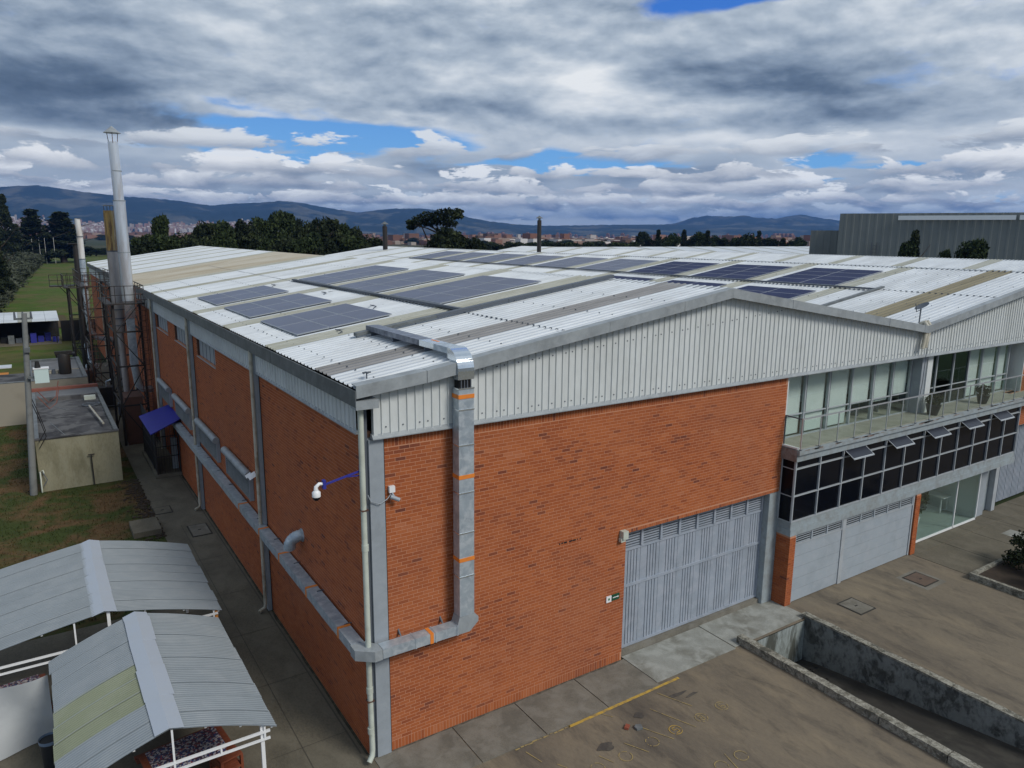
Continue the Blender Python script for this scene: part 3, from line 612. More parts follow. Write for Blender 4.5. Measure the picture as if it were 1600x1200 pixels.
B(-.054, -.02, 60, YE, 7.62, 8.36).build('side_cladding_sheet', M['clad'], wh)
y = .1
while y < YE:
    y1 = min(y + 5, YE); MB().prism([(0, y, 7.60), (-.10, y, 7.60), (-.10, y, 7.62), (-.05, y, 7.68), (0, y, 7.68)], (0, y1 - y - .01, 0)).build('sill_flashing', M['trim'], wh); y = y1
# ---- eave gutter (dark) and gable trim
y = -.34
while y < YE:
    y1 = min(y + 6.1, YE); mb = MB()
    mb.box(-.24, -.225, y, y1 - .012, 8.27, 8.60); mb.box(-.225, -.02, y, y1 - .012, 8.27, 8.285); mb.box(-.25, -.22, y, y1 - .012, 8.60, 8.615)
    g_ = mb.build('gutter', M['trimdark'], wh); g_.location = (random.uniform(-.004, .004), 0, random.uniform(-.004, .004)); y = y1
B(-.24, .25, -.36, -.06, 8.22, 8.40).build('gutter_end', M['trim'], wh)
def trim_run(x0, x1, step):
    x = x0
    while x < x1 - .05:
        xe = min(x + step * random.uniform(.85, 1.15), x1); j = random.uniform(-.008, .012); za, zb = rake(x + .001), rake(xe - .001)
        MB().prism([(x, -.36 + j, za - .20), (x, -.36 + j, za + .06), (x, -.10, za + .075), (x, -.10, za + .055), (x, -.33 + j, za + .04), (x, -.33 + j, za - .20)][::-1], (xe - x - .008, 0, zb - za)).build('gable_trim', M['trim'], wh)
        mb = MB().prism([(x, -.335, za - .16), (x, -.335, za - .145), (x, -.10, za - .145), (x, -.10, za - .16)], (xe - x - .008, 0, zb - za)); mb.build('trim_soffit', M['trim'], wh)
        x = xe
trim_run(-.22, 1.35, 3); trim_run(1.35, 10.7, 2.4); trim_run(10.7, 21.1, 2.4); trim_run(21.1, 31.8, 2.4); trim_run(31.8, 42.2, 2.4)
# ---- roof sheets
STR1 = [(1.25, 2.25), (5.42, 6.42), (10.6, 11.6), (15.85, 16.85), (21.75, 22.75), (27.0, 28.0), (32.4, 33.4), (43.6, 44.4), (48.6, 49.4), (54, 54.8), (59.5, 60.3), (65, 65.8), (69.5, 70.3)]
STR2 = [(1.6, 2.6), (6.0, 6.75), (11.3, 12.2), (16.45, 17.3), (21.75, 22.6), (27.0, 27.8), (32.4, 33.2), (37.6, 38.4), (42.8, 43.6), (48, 48.8), (53.5, 54.3), (59, 59.8), (65, 65.8)]
def roof_mesh(L, Wd, s, pitch=.25, h=.032, name='roof_sheet', m='roof'):
    P = [(0, 0)]; n = max(1, round(Wd / pitch))
    for k in range(n):
        a = k * Wd / n; p = Wd / n; P += [(a + p * .58, 0), (a + p * .68, h), (a + p * .88, h), (a + p * .985, 0)]
    P.append((Wd + .004, 0)); vs = [(X, u, X * s + d) for u, d in P for X in (0, L)]
    fs = [(2 * i, 2 * i + 1, 2 * i + 3, 2 * i + 2) for i in range(len(P) - 1)]
    return MB().add(vs, fs).mesh(name, M[m] if isinstance(m, str) else m)
rc = {}
def rsheet(x0, L, y0, Wd, z0, s, m, name):
    key = (round(L, 2), round(Wd, 3), round(s, 4), m)
    if key not in rc: rc[key] = roof_mesh(L, Wd, s, name=name, m=m)
    return put(name, rc[key], wh, (x0, y0, z0 + .05))
def lay(xe, xr, strips, big_from, brown=None, near='skylight'):
    s = .1525; segs = []; y = -.3
    for a, b in strips:
        if a > YE: break
        segs.append((y, a, 0)); segs.append((a, min(b, YE), 1)); y = b
    segs.append((y, YE, 0)); tiers = [(xe, xe + 5.35, 0.), (xe + 5.25, xr, .006)]
    for a, b, sk in segs:
        if b - a < .05: continue
        n = 1 if (sk or a > big_from) else max(1, round((b - a) / 1.0)); wd = (b - a) / n
        for k in range(n):
            for t_, (xa, xb, dz_) in enumerate(tiers):
                m = ('skylight2' if near == 'x' and a < 3 else 'skylight3' if near != 'x' and a < 2 else 'skylight') if sk else 'roof'
                if brown and not sk and brown[0] <= a + k * wd + .4 < brown[1]: m = 'brownroof'
                nm = {'roof': 'roof_sheet', 'brownroof': 'stained_roof_sheet', 'skylight': 'skylight_sheet', 'skylight2': 'skylight_sheet', 'skylight3': 'skylight_sheet'}[m]
                dd = dz_ + (.012 if sk else 0) + rng.uniform(-.002, .002)
                rsheet(xa, xb - xa, a + k * wd, wd, 8.62 + s * (xa - (0 if xe < 1 else xe + .1)) + dd, s, m, nm)
lay(-.2, 10.7, STR1, 33, (33.3, 43.5))
lay(21.0, 31.75, STR2, 33, None, 'x')
lay(42.1, 52.9, STR2, -5)
for xa in (10.7, 31.75, 52.9):
    rsheet(xa, 10.45, -.3, YE + .3, 10.24, -.156, 'roof', 'roof_slope')
for xr in (10.7, 31.75, 52.9):
    y = -.32
    while y < YE:
        y1 = min(y + 3.05, YE); MB().prism([(xr - .28, y, 10.24), (xr - .28, y, 10.275), (xr, y, 10.325), (xr + .28, y, 10.275), (xr + .28, y, 10.24), (xr, y, 10.30)], (0, y1 - y - .01, 0)).build('ridge_cap', M['trim'], wh); y = y1
# dark closer strips under the cap and at the overlap lines (foam fillers, and lap shadows built as dark boxes)
def teeth(x, z, s, y1_, m='groove', nm='lap_filler_shadow'):
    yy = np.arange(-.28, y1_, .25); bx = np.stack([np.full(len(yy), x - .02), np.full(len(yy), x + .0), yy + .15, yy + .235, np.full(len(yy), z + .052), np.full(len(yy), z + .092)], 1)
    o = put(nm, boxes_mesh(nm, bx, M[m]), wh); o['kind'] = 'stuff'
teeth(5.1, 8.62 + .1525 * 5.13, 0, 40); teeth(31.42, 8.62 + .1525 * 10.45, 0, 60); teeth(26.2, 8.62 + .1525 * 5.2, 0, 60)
bx = []
for xs, xe_ in ((0.35, 0), (1.75, 0), (3.5, 0), (6.8, 0), (8.6, 0), (22.0, 21.05), (24, 21.05), (28.2, 21.05), (30, 21.05)):
    z = 8.62 + .1525 * (xs - xe_) + .05
    for yy in np.arange(-.05, 32, .5): j = rng.uniform(-.02, .02); bx.append((xs + j - .013, xs + j + .013, yy + .18, yy + .206, z + .03, z + .052))
o = put('roof_screw', boxes_mesh('roof_screw', bx, M['groove']), wh); o['kind'] = 'stuff'
# ---- high windows on the left wall
for (a, b, c, d) in LW:
    t = B(.14, .16, a, b, c, d).build('window', M['gate'], wh); n = 5; w_ = (b - a) / n
    B(.02, .14, b - .02, b, c, d).build('reveal', M['brownsteel'], t)
    for k in range(n): B(.10, .125, a + k * w_ + .02, a + (k + 1) * w_ - .02, c + .03, d - .02).build('pane', M['grey'], t)
    for k in range(n + 1): B(.09, .135, a + k * w_ - .018, a + k * w_ + .018, c, d).build('mullion', M['groove'], t)
    B(-.03, .14, a, b, c - .03, c - .002).build('sill', M['grey'], t)
# ---- louvred vents with rolled hoods
for i, (a, b, c, d) in enumerate(LV):
    t = B(-.004, .10, a, b, c, d).build('louvre_vent', M['groove'], wh)
    n = 9
    for k in range(n):
        z = c + .04 + k * (d - c - .1) / n
        MB().prism([(-.012, a + .03, z), (-.13, a + .03, z - .05), (-.13, a + .03, z - .04), (-.012, a + .03, z + .015)], (0, b - a - .06, 0)).build('blade', M['trimdark'], t)
    for yy in (a, b - .04): B(-.14, -.012, yy, yy + .04, c - .02, d).build('side_frame', M['grey'], t)
    MB().tube([(-.15, a - .04, d + .05), (-.15, (a + b) / 2, d + .055), (-.15, b + .04, d + .05)], .13, 12).build('rolled_hood', M['trim'], t)
# ================================================================== gate, garage, offices (parts of the warehouse)
def make_gate(x0, x1, z0, z1, y, zl, nl, parent, nleaf=4):
    gt = B(x0, x1, y + .05, y + .09, z0, z1).build('gate', M['gate'], parent)
    W_ = (x1 - x0) / nl
    for (a, b, c, d) in ((x0, x1, z0, z0 + .07), (x0, x1, zl - .05, zl + .02), (x0, x1, z1 - .05, z1), (x0, x1, 2.02, 2.10)): B(a, b, y - .03, y + .048, c, d).build('gate_rail', M['gate'], gt)
    for k in range(nl):
        a = x0 + k * W_
        mb = MB(); mb.box(a + .03, a + W_ - .03, y + .03, y + .045, zl + .03, z1 - .06, 1)
        n = 6
        for q in range(n):
            z = zl + .05 + q * (z1 - zl - .14) / n
            mb.box(a + .04, a + W_ - .04, y - .012, y + .0, z, z + .040)
        for s_ in (a + .0, a + W_ - .04): mb.box(s_, s_ + .04, y - .06, y + .02, zl + .02, z1 - .05)
        mb.build('louvre_panel', [M['gate'], M['groove']], gt)
        for (c, d) in ((z0 + .07, 2.02), (2.10, zl - .05)):
            # folded sheet: flat pan and a group of narrow flutes
            mb = MB(); ed = [a + .006, a + .26, a + .285, a + .37, a + .395, a + .48, a + .505, a + .59, a + .615, a + W_ - .006]
            for q in range(0, len(ed) - 1, 2): mb.box(ed[q], min(ed[q + 1], a + W_ - .004), y, y + .04, c, d)
            mb.box(a + .006, a + W_ - .006, y + .03, y + .045, c, d, 1)
            mb.build('gate_panel', [M['gate'], M['groove']], gt)
    for fx_ in (x0 - .05, x1): B(fx_, fx_ + .05, y - .05, y + .1, z0, z1).build('gate_frame', M['gate'], gt)
    return gt
make_gate(7.52, 13.42, .165, 3.76, .26, 3.17, 8, wh)
make_gate(29.25, 36, .165, 3.70, .36, 9, 9, wh) if False else None
gt2 = B(29.3, 36, .43, .48, .1, 3.74).build('gate', M['gate'], wh)
for k in range(10):
    a = 29.3 + k * .67; mb = MB(); mb.box(a + .01, a + .66, .40, .425, .12, 3.72, 1)
    for q in range(5): mb.box(a + .02 + q * .13, a + .11 + q * .13, .37, .398, .14, 3.70)
    mb.build('gate_panel', [M['gate'], M['groove']], gt2)
# camera box at the gate's top left corner
cb = MB().box(-.09, .09, -.16, 0, -.12, .1).box(-.13, .03, -.12, -.02, -.2, -.1)
tag(cb.build('siren_box', M['pvc'], loc=(7.3, -.006, 3.82)), 'small pale box fixed at the upper left corner of the big gate', 'box')
# concrete column right of the gate
B(13.46, 13.94, -.0, .25, 0, 3.76).build('concrete_column', M['beam'], wh)
# ---- office front: beam, ribbon windows, slab
YF = -.52
B(13.93, 28.95, YF, .24, 2.4, 2.62).build('beam', M['beam'], wh)
B(13.95, 28.93, YF + .03, .24, 2.622, 2.86).build('beam', M['beam'], wh)
rw = B(13.97, 28.88, YF + .10, .24, 2.865, 4.885).build('ribbon_window', M['blackglass'], wh)
nb = 12; bw = (28.85 - 13.95) / nb
def pane(x0, x1, z0, z1): return B(x0, x1, YF + .06, YF + .075, z0, z1).build('pane', M['blackglass'], rw)
for k in range(nb):
    a = 13.95 + k * bw
    pane(a + .025, a + bw - .025, 2.9, 3.71); pane(a + .025, a + bw - .025, 3.75, 4.60)
    if k in (2, 4, 6, 8, 10):
        t = MB(); wv, hv = bw - .08, .42; an = 1.0
        P = lambda u, v, d: (a + .04 + u, YF - math.sin(an) * v - math.cos(an) * d + .02, 4.865 - math.cos(an) * v + math.sin(an) * d * -1)
        t.add([P(0, 0, 0), P(wv, 0, 0), P(wv, hv, 0), P(0, hv, 0), P(0, 0, .012), P(wv, 0, .012), P(wv, hv, .012), P(0, hv, .012)], [(0, 1, 2, 3), (4, 7, 6, 5), (0, 4, 5, 1), (1, 5, 6, 2), (2, 6, 7, 3), (3, 7, 4, 0)], 1)
        for u0, u1, v0, v1 in ((0, wv, 0, .026), (0, wv, hv - .026, hv), (0, .026, .026, hv - .026), (wv - .026, wv, .026, hv - .026)):
            t.add([P(u0, v0, -.01), P(u1, v0, -.01), P(u1, v1, -.01), P(u0, v1, -.01), P(u0, v0, .025), P(u1, v0, .025), P(u1, v1, .025), P(u0, v1, .025)], [(0, 1, 2, 3), (4, 7, 6, 5), (0, 4, 5, 1), (1, 5, 6, 2), (2, 6, 7, 3), (3, 7, 4, 0)], 0)
        t.build('vent_window', [M['frame'], M['ventglass']], rw)
    else: pane(a + .025, a + bw - .025, 4.66, 4.865)
for k in range(nb + 1):
    a = 13.95 + k * bw; B(a - .022, a + .022, YF, YF + .09, 2.865, 4.885).build('mullion', M['frame'], rw)
for z in (2.865, 3.71, 4.60, 4.868): B(13.94, 28.87, YF + .008, YF + .085, z, z + .035).build('transom', M['frame'], rw)
B(13.925, 13.945, YF + .05, .0, 2.88, 4.87).build('pane', M['blackglass'], rw)
for y in (YF + .02, -.04): B(13.915, 13.96, y, y + .04, 2.865, 4.885).build('mullion', M['frame'], rw)
for z in (2.865, 3.71, 4.6, 4.868): B(13.917, 13.94, YF + .06, -.045, z, z + .03).build('transom', M['frame'], rw)
# balcony
bal = B(13.86, 31.5, -.58, .62, 4.89, 5.12).build('balcony', M['beam'], wh)
B(13.85, 31.5, -.66, .62, 5.122, 5.27).build('slab_edge', M['beam'], bal)
B(13.90, 31.5, -.55, .62, 5.272, 5.29).build('balcony_floor', M['slab'], bal)
B(13.842, 13.858, -.57, .02, 4.9, 5.26).build('slab_end', M['slabend'], bal)
B(13.86, 13.95, -.56, .0, 5.29, 5.34).build('kerb', M['white'], bal)
pxs = [13.92 + .926 * k for k in range(19)]
for x in pxs: B(x - .015, x + .015, -.635, -.605, 5.272, 6.24).build('rail_post', M['alu'], bal)
B(13.90, 31.5, -.645, -.595, 6.24, 6.275).build('handrail', M['alu'], bal)
B(13.90, 13.94, -.59, .0, 6.24, 6.275).build('handrail', M['groove'], bal); B(13.905, 13.935, -.03, .0, 5.3, 6.24).build('rail_post', M['groove'], bal)
for a, b in zip(pxs, pxs[1:]): B(a + .02, b - .02, -.627, -.617, 5.36, 6.2).build('glass_panel', M['glass'], bal)
B(13.914, 13.924, -.58, -.04, 5.36, 6.2).build('glass_panel', M['glass'], bal)
for x in pxs:
    B(x - .03, x + .03, -.66, -.60, 5.274, 5.30).build('post_foot', M['groove'], bal)
rsp = MB()
for _ in range(70): x = random.uniform(14, 31); l_ = random.uniform(.05, .5); rsp.box(x, x + l_, -.6625, -.66, 5.245 - random.random() ** 2 * .05, 5.262)
o = rsp.build('rust_chip', M['slabend'], bal); o['kind'] = 'stuff'
# recessed office glazing
og = B(13.96, 29.84, 3.6, 3.7, 5.3, 7.55).build('office_window', M['inside'], wh)
B(13.96, 29.84, .63, 3.6, 5.27, 5.285).build('floor_inside', M['slab'], og)
B(13.96, 29.84, .63, 3.6, 7.50, 7.52).build('ceiling_inside', M['inside'], og)
B(13.90, 13.955, .0, .6, 5.28, 7.56).build('reveal', M['clad'], og); B(29.80, 29.845, .0, .6, 5.28, 7.56).build('reveal', M['clad'], og)
ms = [13.97, 15.5, 16.78, 18.1, 19.4, 20.62, 21.82]; ms2 = [22.55, 23.62, 24.9, 26.1, 27.2, 28.55, 29.5]
B(21.86, 22.16, .12, .56, 5.28, 7.52).build('office_column', M['grey'], og); B(22.17, 22.52, .08, .5, 5.28, 7.52).build('office_column', M['clad'], og)
for L_, in ((ms,), (ms2,)):
    for i, (a, b) in enumerate(zip(L_, L_[1:])):
        dark = L_ is ms2 and i < 3
        B(a + .06, b - .05, .50, .512, 5.33, 7.48).build('pane', M['darkglass' if dark else 'glass'], og)
        if not dark:
            zb = 5.36 if not (L_ is ms and i >= 4) and not (L_ is ms and i == 3) else (5.95, 5.9, 6.05)[i - 3]
            B(a + .07, b - .07, .60, .615, zb, 7.46).build('blind', M['blind'], og)
        B(a + .05, b - .05, .485, .53, 6.02, 6.06).build('transom', M['frame'], og)
    for i, a in enumerate(L_):
        B(a - .03, a + .03, .46, .56, 5.29, 7.50).build('mullion', M['frame'], og)
        if i in (1, 2, 4, 5): B(a + .032, a + .11, .49, .58, 5.30, 7.5).build('mullion', M['groove'], og)
    B(L_[0], L_[-1], .47, .55, 5.29, 5.325).build('transom', M['frame'], og); B(L_[0], L_[-1], .47, .55, 7.46, 7.5).build('transom', M['frame'], og)
# desks seen under the raised blinds
for a, b in ((19.5, 20.5), (20.8, 21.7), (23, 24.2)):
    MB().box(a, b, 1.0, 1.6, 5.95, 6.0).box(a + .05, a + .1, 1.05, 1.5, 5.29, 5.95).box(b - .1, b - .05, 1.05, 1.5, 5.29, 5.95).box(a + .3, a + .7, 1.2, 1.25, 6.0, 6.3).build('desk', M['groove'], og)
# flower pots on the balcony
def foliage(n, cx, cy, cz, rx, ry, rz, s, sd=1, flat=0., zb=None):
    r = np.random.default_rng(sd); d = r.normal(size=(n, 3)); d /= np.linalg.norm(d, axis=1)[:, None]; rad = r.random(n) ** .42
    c = d * rad[:, None] * (rx, ry, rz) + (cx, cy, cz)
    return leafquads(c, s, r)
def leafquads(c, s, r, tone=None):
    n = len(c); a = r.normal(size=(n, 3)); a /= np.linalg.norm(a, axis=1)[:, None]; b = np.cross(a, r.normal(size=(n, 3))); b /= np.linalg.norm(b, axis=1)[:, None]
    sz = s * r.uniform(.55, 1.3, n)[:, None]; a = a * sz; b = b * sz * .6
    v = np.stack([c - a, c + b * .9, c + a, c - b * .9], 1).reshape(-1, 3); f = np.arange(4 * n).reshape(-1, 4)
    return v, f, (r.random(n) if tone is None else tone)
def pot(x, y, s, label, sd, flower=False):
    t = empty('potted_plant', label, 'plant pot', (x, y, 5.292))
    MB().tube([(0, 0, 0), (0, 0, .02), (0, 0, .3 * s), (0, 0, .34 * s)], [.13 * s, .15 * s, .22 * s, .235 * s], 14).build('pot', M['binp'], t)
    v, f, tn = foliage(260, 0, 0, .5 * s, .26 * s, .26 * s, .24 * s, .06, sd); put('foliage', np_mesh('foliage', v, f, M['leafdark'], tn), t)
    return t
pot(22.2, -.28, 1.15, 'round dark plant pot on the balcony in front of the wide column', 4)
pot(25.9, -.3, 1.05, 'farther dark plant pot on the balcony by the pale blinds', 5)
# ---- garage doors
gr = B(14.27, 21.34, -.36, -.32, 0.0, 2.39).build('garage_front', M['groove'], wh)
for (a, b) in ((14.36, 16.84), (17.10, 21.22)):
    gd = B(a - .02, b + .02, -.40, -.362, .02, 2.0).build('garage_door', M['garage'], wh); z = .02; n = 5 if a < 15 else 5; hz = 1.97 / n
    for k in range(n): B(a, b, -.445, -.402, z + .004, z + hz - .006).build('door_section', M['garage'], gd); z += hz
    x = a; nn = 3 if a < 15 else 5; ww = (b - a) / nn
    for k in range(nn):
        v_ = B(a + k * ww + .02, a + (k + 1) * ww - .02, -.40, -.365, 2.04, 2.34).build('vent_grille', M['black'], wh)
        for q in range(4): B(a + k * ww + .04, a + (k + 1) * ww - .04, -.43, -.42, 2.05 + q * .075, 2.078 + q * .075).build('slat', M['garage'], v_)
        B(a + (k + 1) * ww - .03, a + (k + 1) * ww + .03, -.455, -.365, 2.03, 2.36).build('grille_frame', M['garage'], v_)
for x in (14.27, 16.86, 21.25): B(x, x + (.07 if x != 16.86 else .2), -.47, -.37, 0, 2.39).build('garage_post', M['frame'], wh)
B(14.34, 21.25, -.468, -.37, 2.0, 2.035).build('garage_lintel', M['frame'], wh); B(14.34, 21.25, -.468, -.37, 2.345, 2.392).build('garage_lintel', M['frame'], wh)
# ---- glazed lobby
lb = B(21.7, 27.3, 3.4, 3.5, 0, 2.5).build('lobby', M['inside'], wh)
B(21.7, 27.3, -.02, 3.4, .0, .035).build('lobby_floor', M['insidefloor'], lb); B(21.7, 27.4, .25, 3.4, 2.42, 2.5).build('lobby_ceiling', M['inside'], lb); B(21.66, 21.72, .0, 3.4, 0, 2.5).build('lobby_wall', M['inside'], lb); B(27.3, 27.36, .0, 3.4, 0, 2.5).build('lobby_wall', M['inside'], lb)
for a, b in ((21.72, 23.6), (23.62, 25.36), (25.42, 27.22)): B(a, b, -.035, -.02, .12, 2.36).build('glass_panel', M['lobbyglass'], lb)
for x in (25.37, 27.23): B(x, x + .05, -.06, 0, .04, 2.395).build('door_frame', M['white'], lb)
B(21.68, 27.28, -.06, .0, .036, .11).build('door_sill', M['white'], lb)
MB().box(26.6, 27.25, 1.0, 2.4, .72, .76).box(26.65, 26.7, 1.1, 1.15, .05, .72).box(27.15, 27.2, 1.1, 1.15, .05, .72).box(26.65, 26.7, 2.2, 2.25, .05, .72).box(27.15, 27.2, 2.2, 2.25, .05, .72).build('table', M['white'], lb)
MB().tube([(24.1, .9, .05), (24.1, .9, .5)], [.18, .24], 14).build('planter', M['white'], lb)
v, f, tn = foliage(900, 24.1, .9, 1.35, .5, .45, .75, .12, 9); put('plant', np_mesh('plant', v, f, M['leafmid'], tn), lb)
MB().box(25.3, 25.34, 1.4, 1.8, .05, 1.0).box(25.3, 25.75, 1.4, 1.8, .45, .5).build('chair', M['black'], lb)
B(27.4, 28.2, .1, .3, 0, 2.5).build('lobby_pier', M['grey'], wh); B(28.2, 29.28, .34, .44, 0, 3.75).build('lobby_pier', M['beam'], wh); B(28.95, 29.25, .1, .335, 0, 2.39).build('lobby_pier', M['frame'], wh)
B(28.97, 29.85, .05, .3, 3.75, 5.3).build('office_end', M['mortar'], wh)

# ================================================================== DUCT running along both walls, up and over the roof
du = empty('ventilation_duct', 'galvanised square duct with orange tape climbing the front wall and over the roof edge', 'duct', (2.25, -.2, 2.8))
def dpart(mb, name, m): o = mb.build(name, m, du); o.location = (-2.25, .2, -2.8); return o
Z0, Z1 = 2.66, 2.89
# left wall horizontal run
y = .12; lens = [1.25, 1.2, 1.22, 1.25]; k = 0
while y < 24.6:
    y1 = min(y + 1.22, 24.8); j = .004 * (k % 2)
    dpart(B(-.35 - j, -.06, y + .006, y1 - .006, Z0 - j, Z1 + j), 'duct_section', M['galv']); dpart(B(-.357, -.056, y1 - .012, y1 + .012, Z0 - .007, Z1 + .007), 'duct_joint', M['galv']); y = y1; k += 1
for y in (.9, 3.2, 5.6, 7.7, 10.2): dpart(B(-.358, -.054, y, y + .09, Z0 - .008, Z1 + .008), 'tape_band', M['tape'])
for y in np.arange(1.0, 24, 1.9): dpart(MB().beam((-.18, y, Z1 + .012), (0, y, Z1 + .012), .02), 'bracket', M['groove'])
# corner piece under the column
dpart(MB().prism([(-.37, .12, Z0 - .02), (-.05, .12, Z0 - .02), (.16, -.14, Z0 - .02), (.16, -.41, Z0 - .02), (-.02, -.42, Z0 - .02), (-.37, -.14, Z0 - .02)], (0, 0, Z1 - Z0 + .01)), 'duct_elbow', M['trim'])
# front horizontal run
x = .16
for x1 in (.95, 1.45, 2.0):
    dpart(B(x + .005, x1 - .005, -.42, -.14, Z0, Z1), 'duct_section', M['galv']); dpart(B(x1 - .02, x1 + .015, -.43, -.13, Z0 - .01, Z1 + .01), 'duct_joint', M['galv']); x = x1
dpart(B(1.30, 1.385, -.428, -.132, Z0 - .008, Z1 + .008), 'tape_band', M['tape'])
dpart(MB().prism([(2.0, -.425, Z0), (2.32, -.425, Z0), (2.55, -.425, Z0 + .2), (2.55, -.425, Z0 + .32), (2.44, -.425, 3.08), (2.05, -.425, 3.08), (2.0, -.425, Z1)], (0, .29, 0)), 'duct_elbow', M['trim'])
for x in (.7, 1.75): dpart(MB().prism([(x, -.005, Z1 + .0), (x, -.14, Z1 + .005), (x, -.005, Z1 + .12)], (.03, 0, 0)), 'bracket', M['groove'])
# vertical run
zs = [3.08, 4.05, 5.1, 6.05, 7.15, 7.95, 8.42]
for k, (a, b) in enumerate(zip(zs, zs[1:])):
    dpart(B(2.06, 2.44, -.42, -.14, a + .004, b - .004), 'duct_section', M['galv']); dpart(B(2.05, 2.45, -.43, -.13, b - .015, b + .015), 'duct_joint', M['galvnew'])
for z in (4.42, 6.38, 8.2): dpart(B(2.052, 2.448, -.43, -.132, z, z + .09), 'tape_band', M['tape'])
dpart(B(2.10, 2.40, -.38, -.16, 8.43, 8.60), 'open_joint', M['black'])
for x in (2.12, 2.2, 2.27, 2.36): dpart(B(x, x + .02, -.415, -.40, 8.43, 8.61), 'joint_rod', M['groove'])
# shiny curved elbow over the gable trim
zt = 9.28; mb = MB(); n = 12; Rr = .48; arc = [(-.42 + Rr - Rr * math.cos(a), zt - Rr + Rr * math.sin(a)) for a in np.linspace(0, PI / 2, n)]; inn = [(-.42 + Rr - (Rr - .24) * math.cos(a), zt - Rr + (Rr - .24) * math.sin(a)) for a in np.linspace(0, PI / 2, n)]
arc = [(-.42, 8.62)] + arc; inn = [(-.18, 8.62)] + inn; vs = []
for (a, b), (c, d) in zip(arc, inn): vs += [(2.05, a, b), (2.45, a, b), (2.45, c, d), (2.05, c, d)]
fs = [(4 * i + k, 4 * i + (k + 1) % 4, 4 * (i + 1) + (k + 1) % 4, 4 * (i + 1) + k) for i in range(len(arc) - 1) for k in range(4)]
mb.add(vs, fs); mb.f; o = dpart(mb, 'duct_elbow', M['galvnew'])
# flat duct lying on the roof
y = -.02
for y1, mm in ((.75, 'galv'), (1.5, 'galvnew'), (2.3, 'galvreflect'), (3.5, 'galvreflect'), (4.75, 'galvreflect')):
    dpart(B(2.07, 2.43, y + .005, y1 - .005, 9.13, 9.265), 'duct_section', M[mm])
    y = y1
dpart(B(2.30, 2.36, 1.0, 1.35, 9.2652, 9.269), 'tape_band', M['tape'])
for y in (1.2, 3.0, 4.4): dpart(B(2.08, 2.44, y, y + .04, 9.0, 9.128), 'bracket', M['groove'])
# cable trunking crossing the roof
ct = empty('cable_tray', 'long dark cable tray crossing the near roof slope from the duct to the ridge', 'cable tray', (1.7, 4.6, 8.9))
x = 1.7
while x < 10.6:
    x1 = min(x + 2.4, 10.6); za, zb = 8.62 + .1525 * x + .13, 8.62 + .1525 * x1 + .13
    o = MB().prism([(x, 4.48, za), (x, 4.70, za), (x, 4.70, za + .09), (x, 4.48, za + .09)], (x1 - x - .01, 0, zb - za)).build('tray_section', M['groove' if x > 2.3 else 'trimdark'], ct); o.location = (-1.7, -4.6, -8.9); x = x1
for nm, lab, x0, ya, yb in (('cable_tray', 'dark cable tray running between the two rows of solar arrays on the near slope', 5.12, 4.9, 21.2), ('cable_tray', 'dark cable tray along the lower edge of the far slope solar arrays', 26.0, 4.7, 52.5)):
    zz = 8.62 + .1525 * (x0 - (21.1 if x0 > 21 else 0)) + .11
    t = empty(nm, lab, 'cable tray', (x0, ya, zz)); y = ya
    while y < yb:
        y1 = min(y + 3, yb); B(-.08, .08, y - ya, y1 - ya - .012, .0, .07).build('tray_section', M['groove'], t); y = y1
t = empty('cable_tray', 'short dark cable tray running down the far slope behind the gable', 'cable tray', (22.1, 4.65, 8.62 + .1525 * 1.0 + .11))
MB().prism([(0, -.08, 0), (0, .08, 0), (0, .08, .07), (0, -.08, .07)], (4.4, 0, 4.4 * .1525)).build('tray_section', M['trimdark'], t)

# ================================================================== SOLAR ARRAYS
SS = .1525; ca = math.sqrt(1 + SS * SS)
def panel_mesh(L, Wd, m, name='solar_panel'):
    fr = .014; mb = MB()
    mb.add([(fr, fr, .002), (L - fr, fr, .002), (L - fr, Wd - fr, .002), (fr, Wd - fr, .002)], [(0, 1, 2, 3)], 0)
    for a in ((0, L, 0, fr), (0, L, Wd - fr, Wd), (0, fr, fr, Wd - fr), (L - fr, L, fr, Wd - fr)): mb.box(*a, -.03, .004, 1)
    mb.quad((0, 0, -.03), (0, Wd, -.03), (L, Wd, -.03), (L, 0, -.03), 2)
    me = mb.mesh(name, [M[m], M['solarframe'], M['black']]); me.transform(Matrix(((1, 0, 0, 0), (0, 1, 0, 0), (SS, 0, 1, 0), (0, 0, 0, 1)))); return me
PM = {}
def array(x0, y0, nx_, label, m, grp=None, xe=0.):
    t = empty('solar_array', label, 'solar panels', (x0, y0, 8.62 + SS * (x0 - xe) + .05 + .085), grp)
    if m not in PM: PM[m] = panel_mesh(.965, 1.93, m)
    for i in range(nx_):
        for j in range(2): put('solar_panel', PM[m], t, (i * .98, j * 1.95, i * .98 * SS))
    rm = MB()
    for j in range(4): yy = .45 + j * 1.0; rm.prism([(-.02, yy, -.055), (-.02, yy + .04, -.055), (-.02, yy + .04, -.034), (-.02, yy, -.034)], (nx_ * .98 + .02, 0, (nx_ * .98 + .02) * SS))
    rm.build('mounting_rail', M['groove'], t)
    return t
ordn = ['nearest', 'middle', 'farthest']
for k, y0 in enumerate((6.7, 11.95, 17.2)):
    array(.78, y0, 3, f'{ordn[k]} of the three grey blue solar arrays beside the left gutter', 'solar', 'solar arrays along the left gutter')
    array(5.35, y0, 4, f'{ordn[k]} of the three wide grey blue solar arrays between tray and near ridge', 'solar', 'solar arrays below the near ridge')
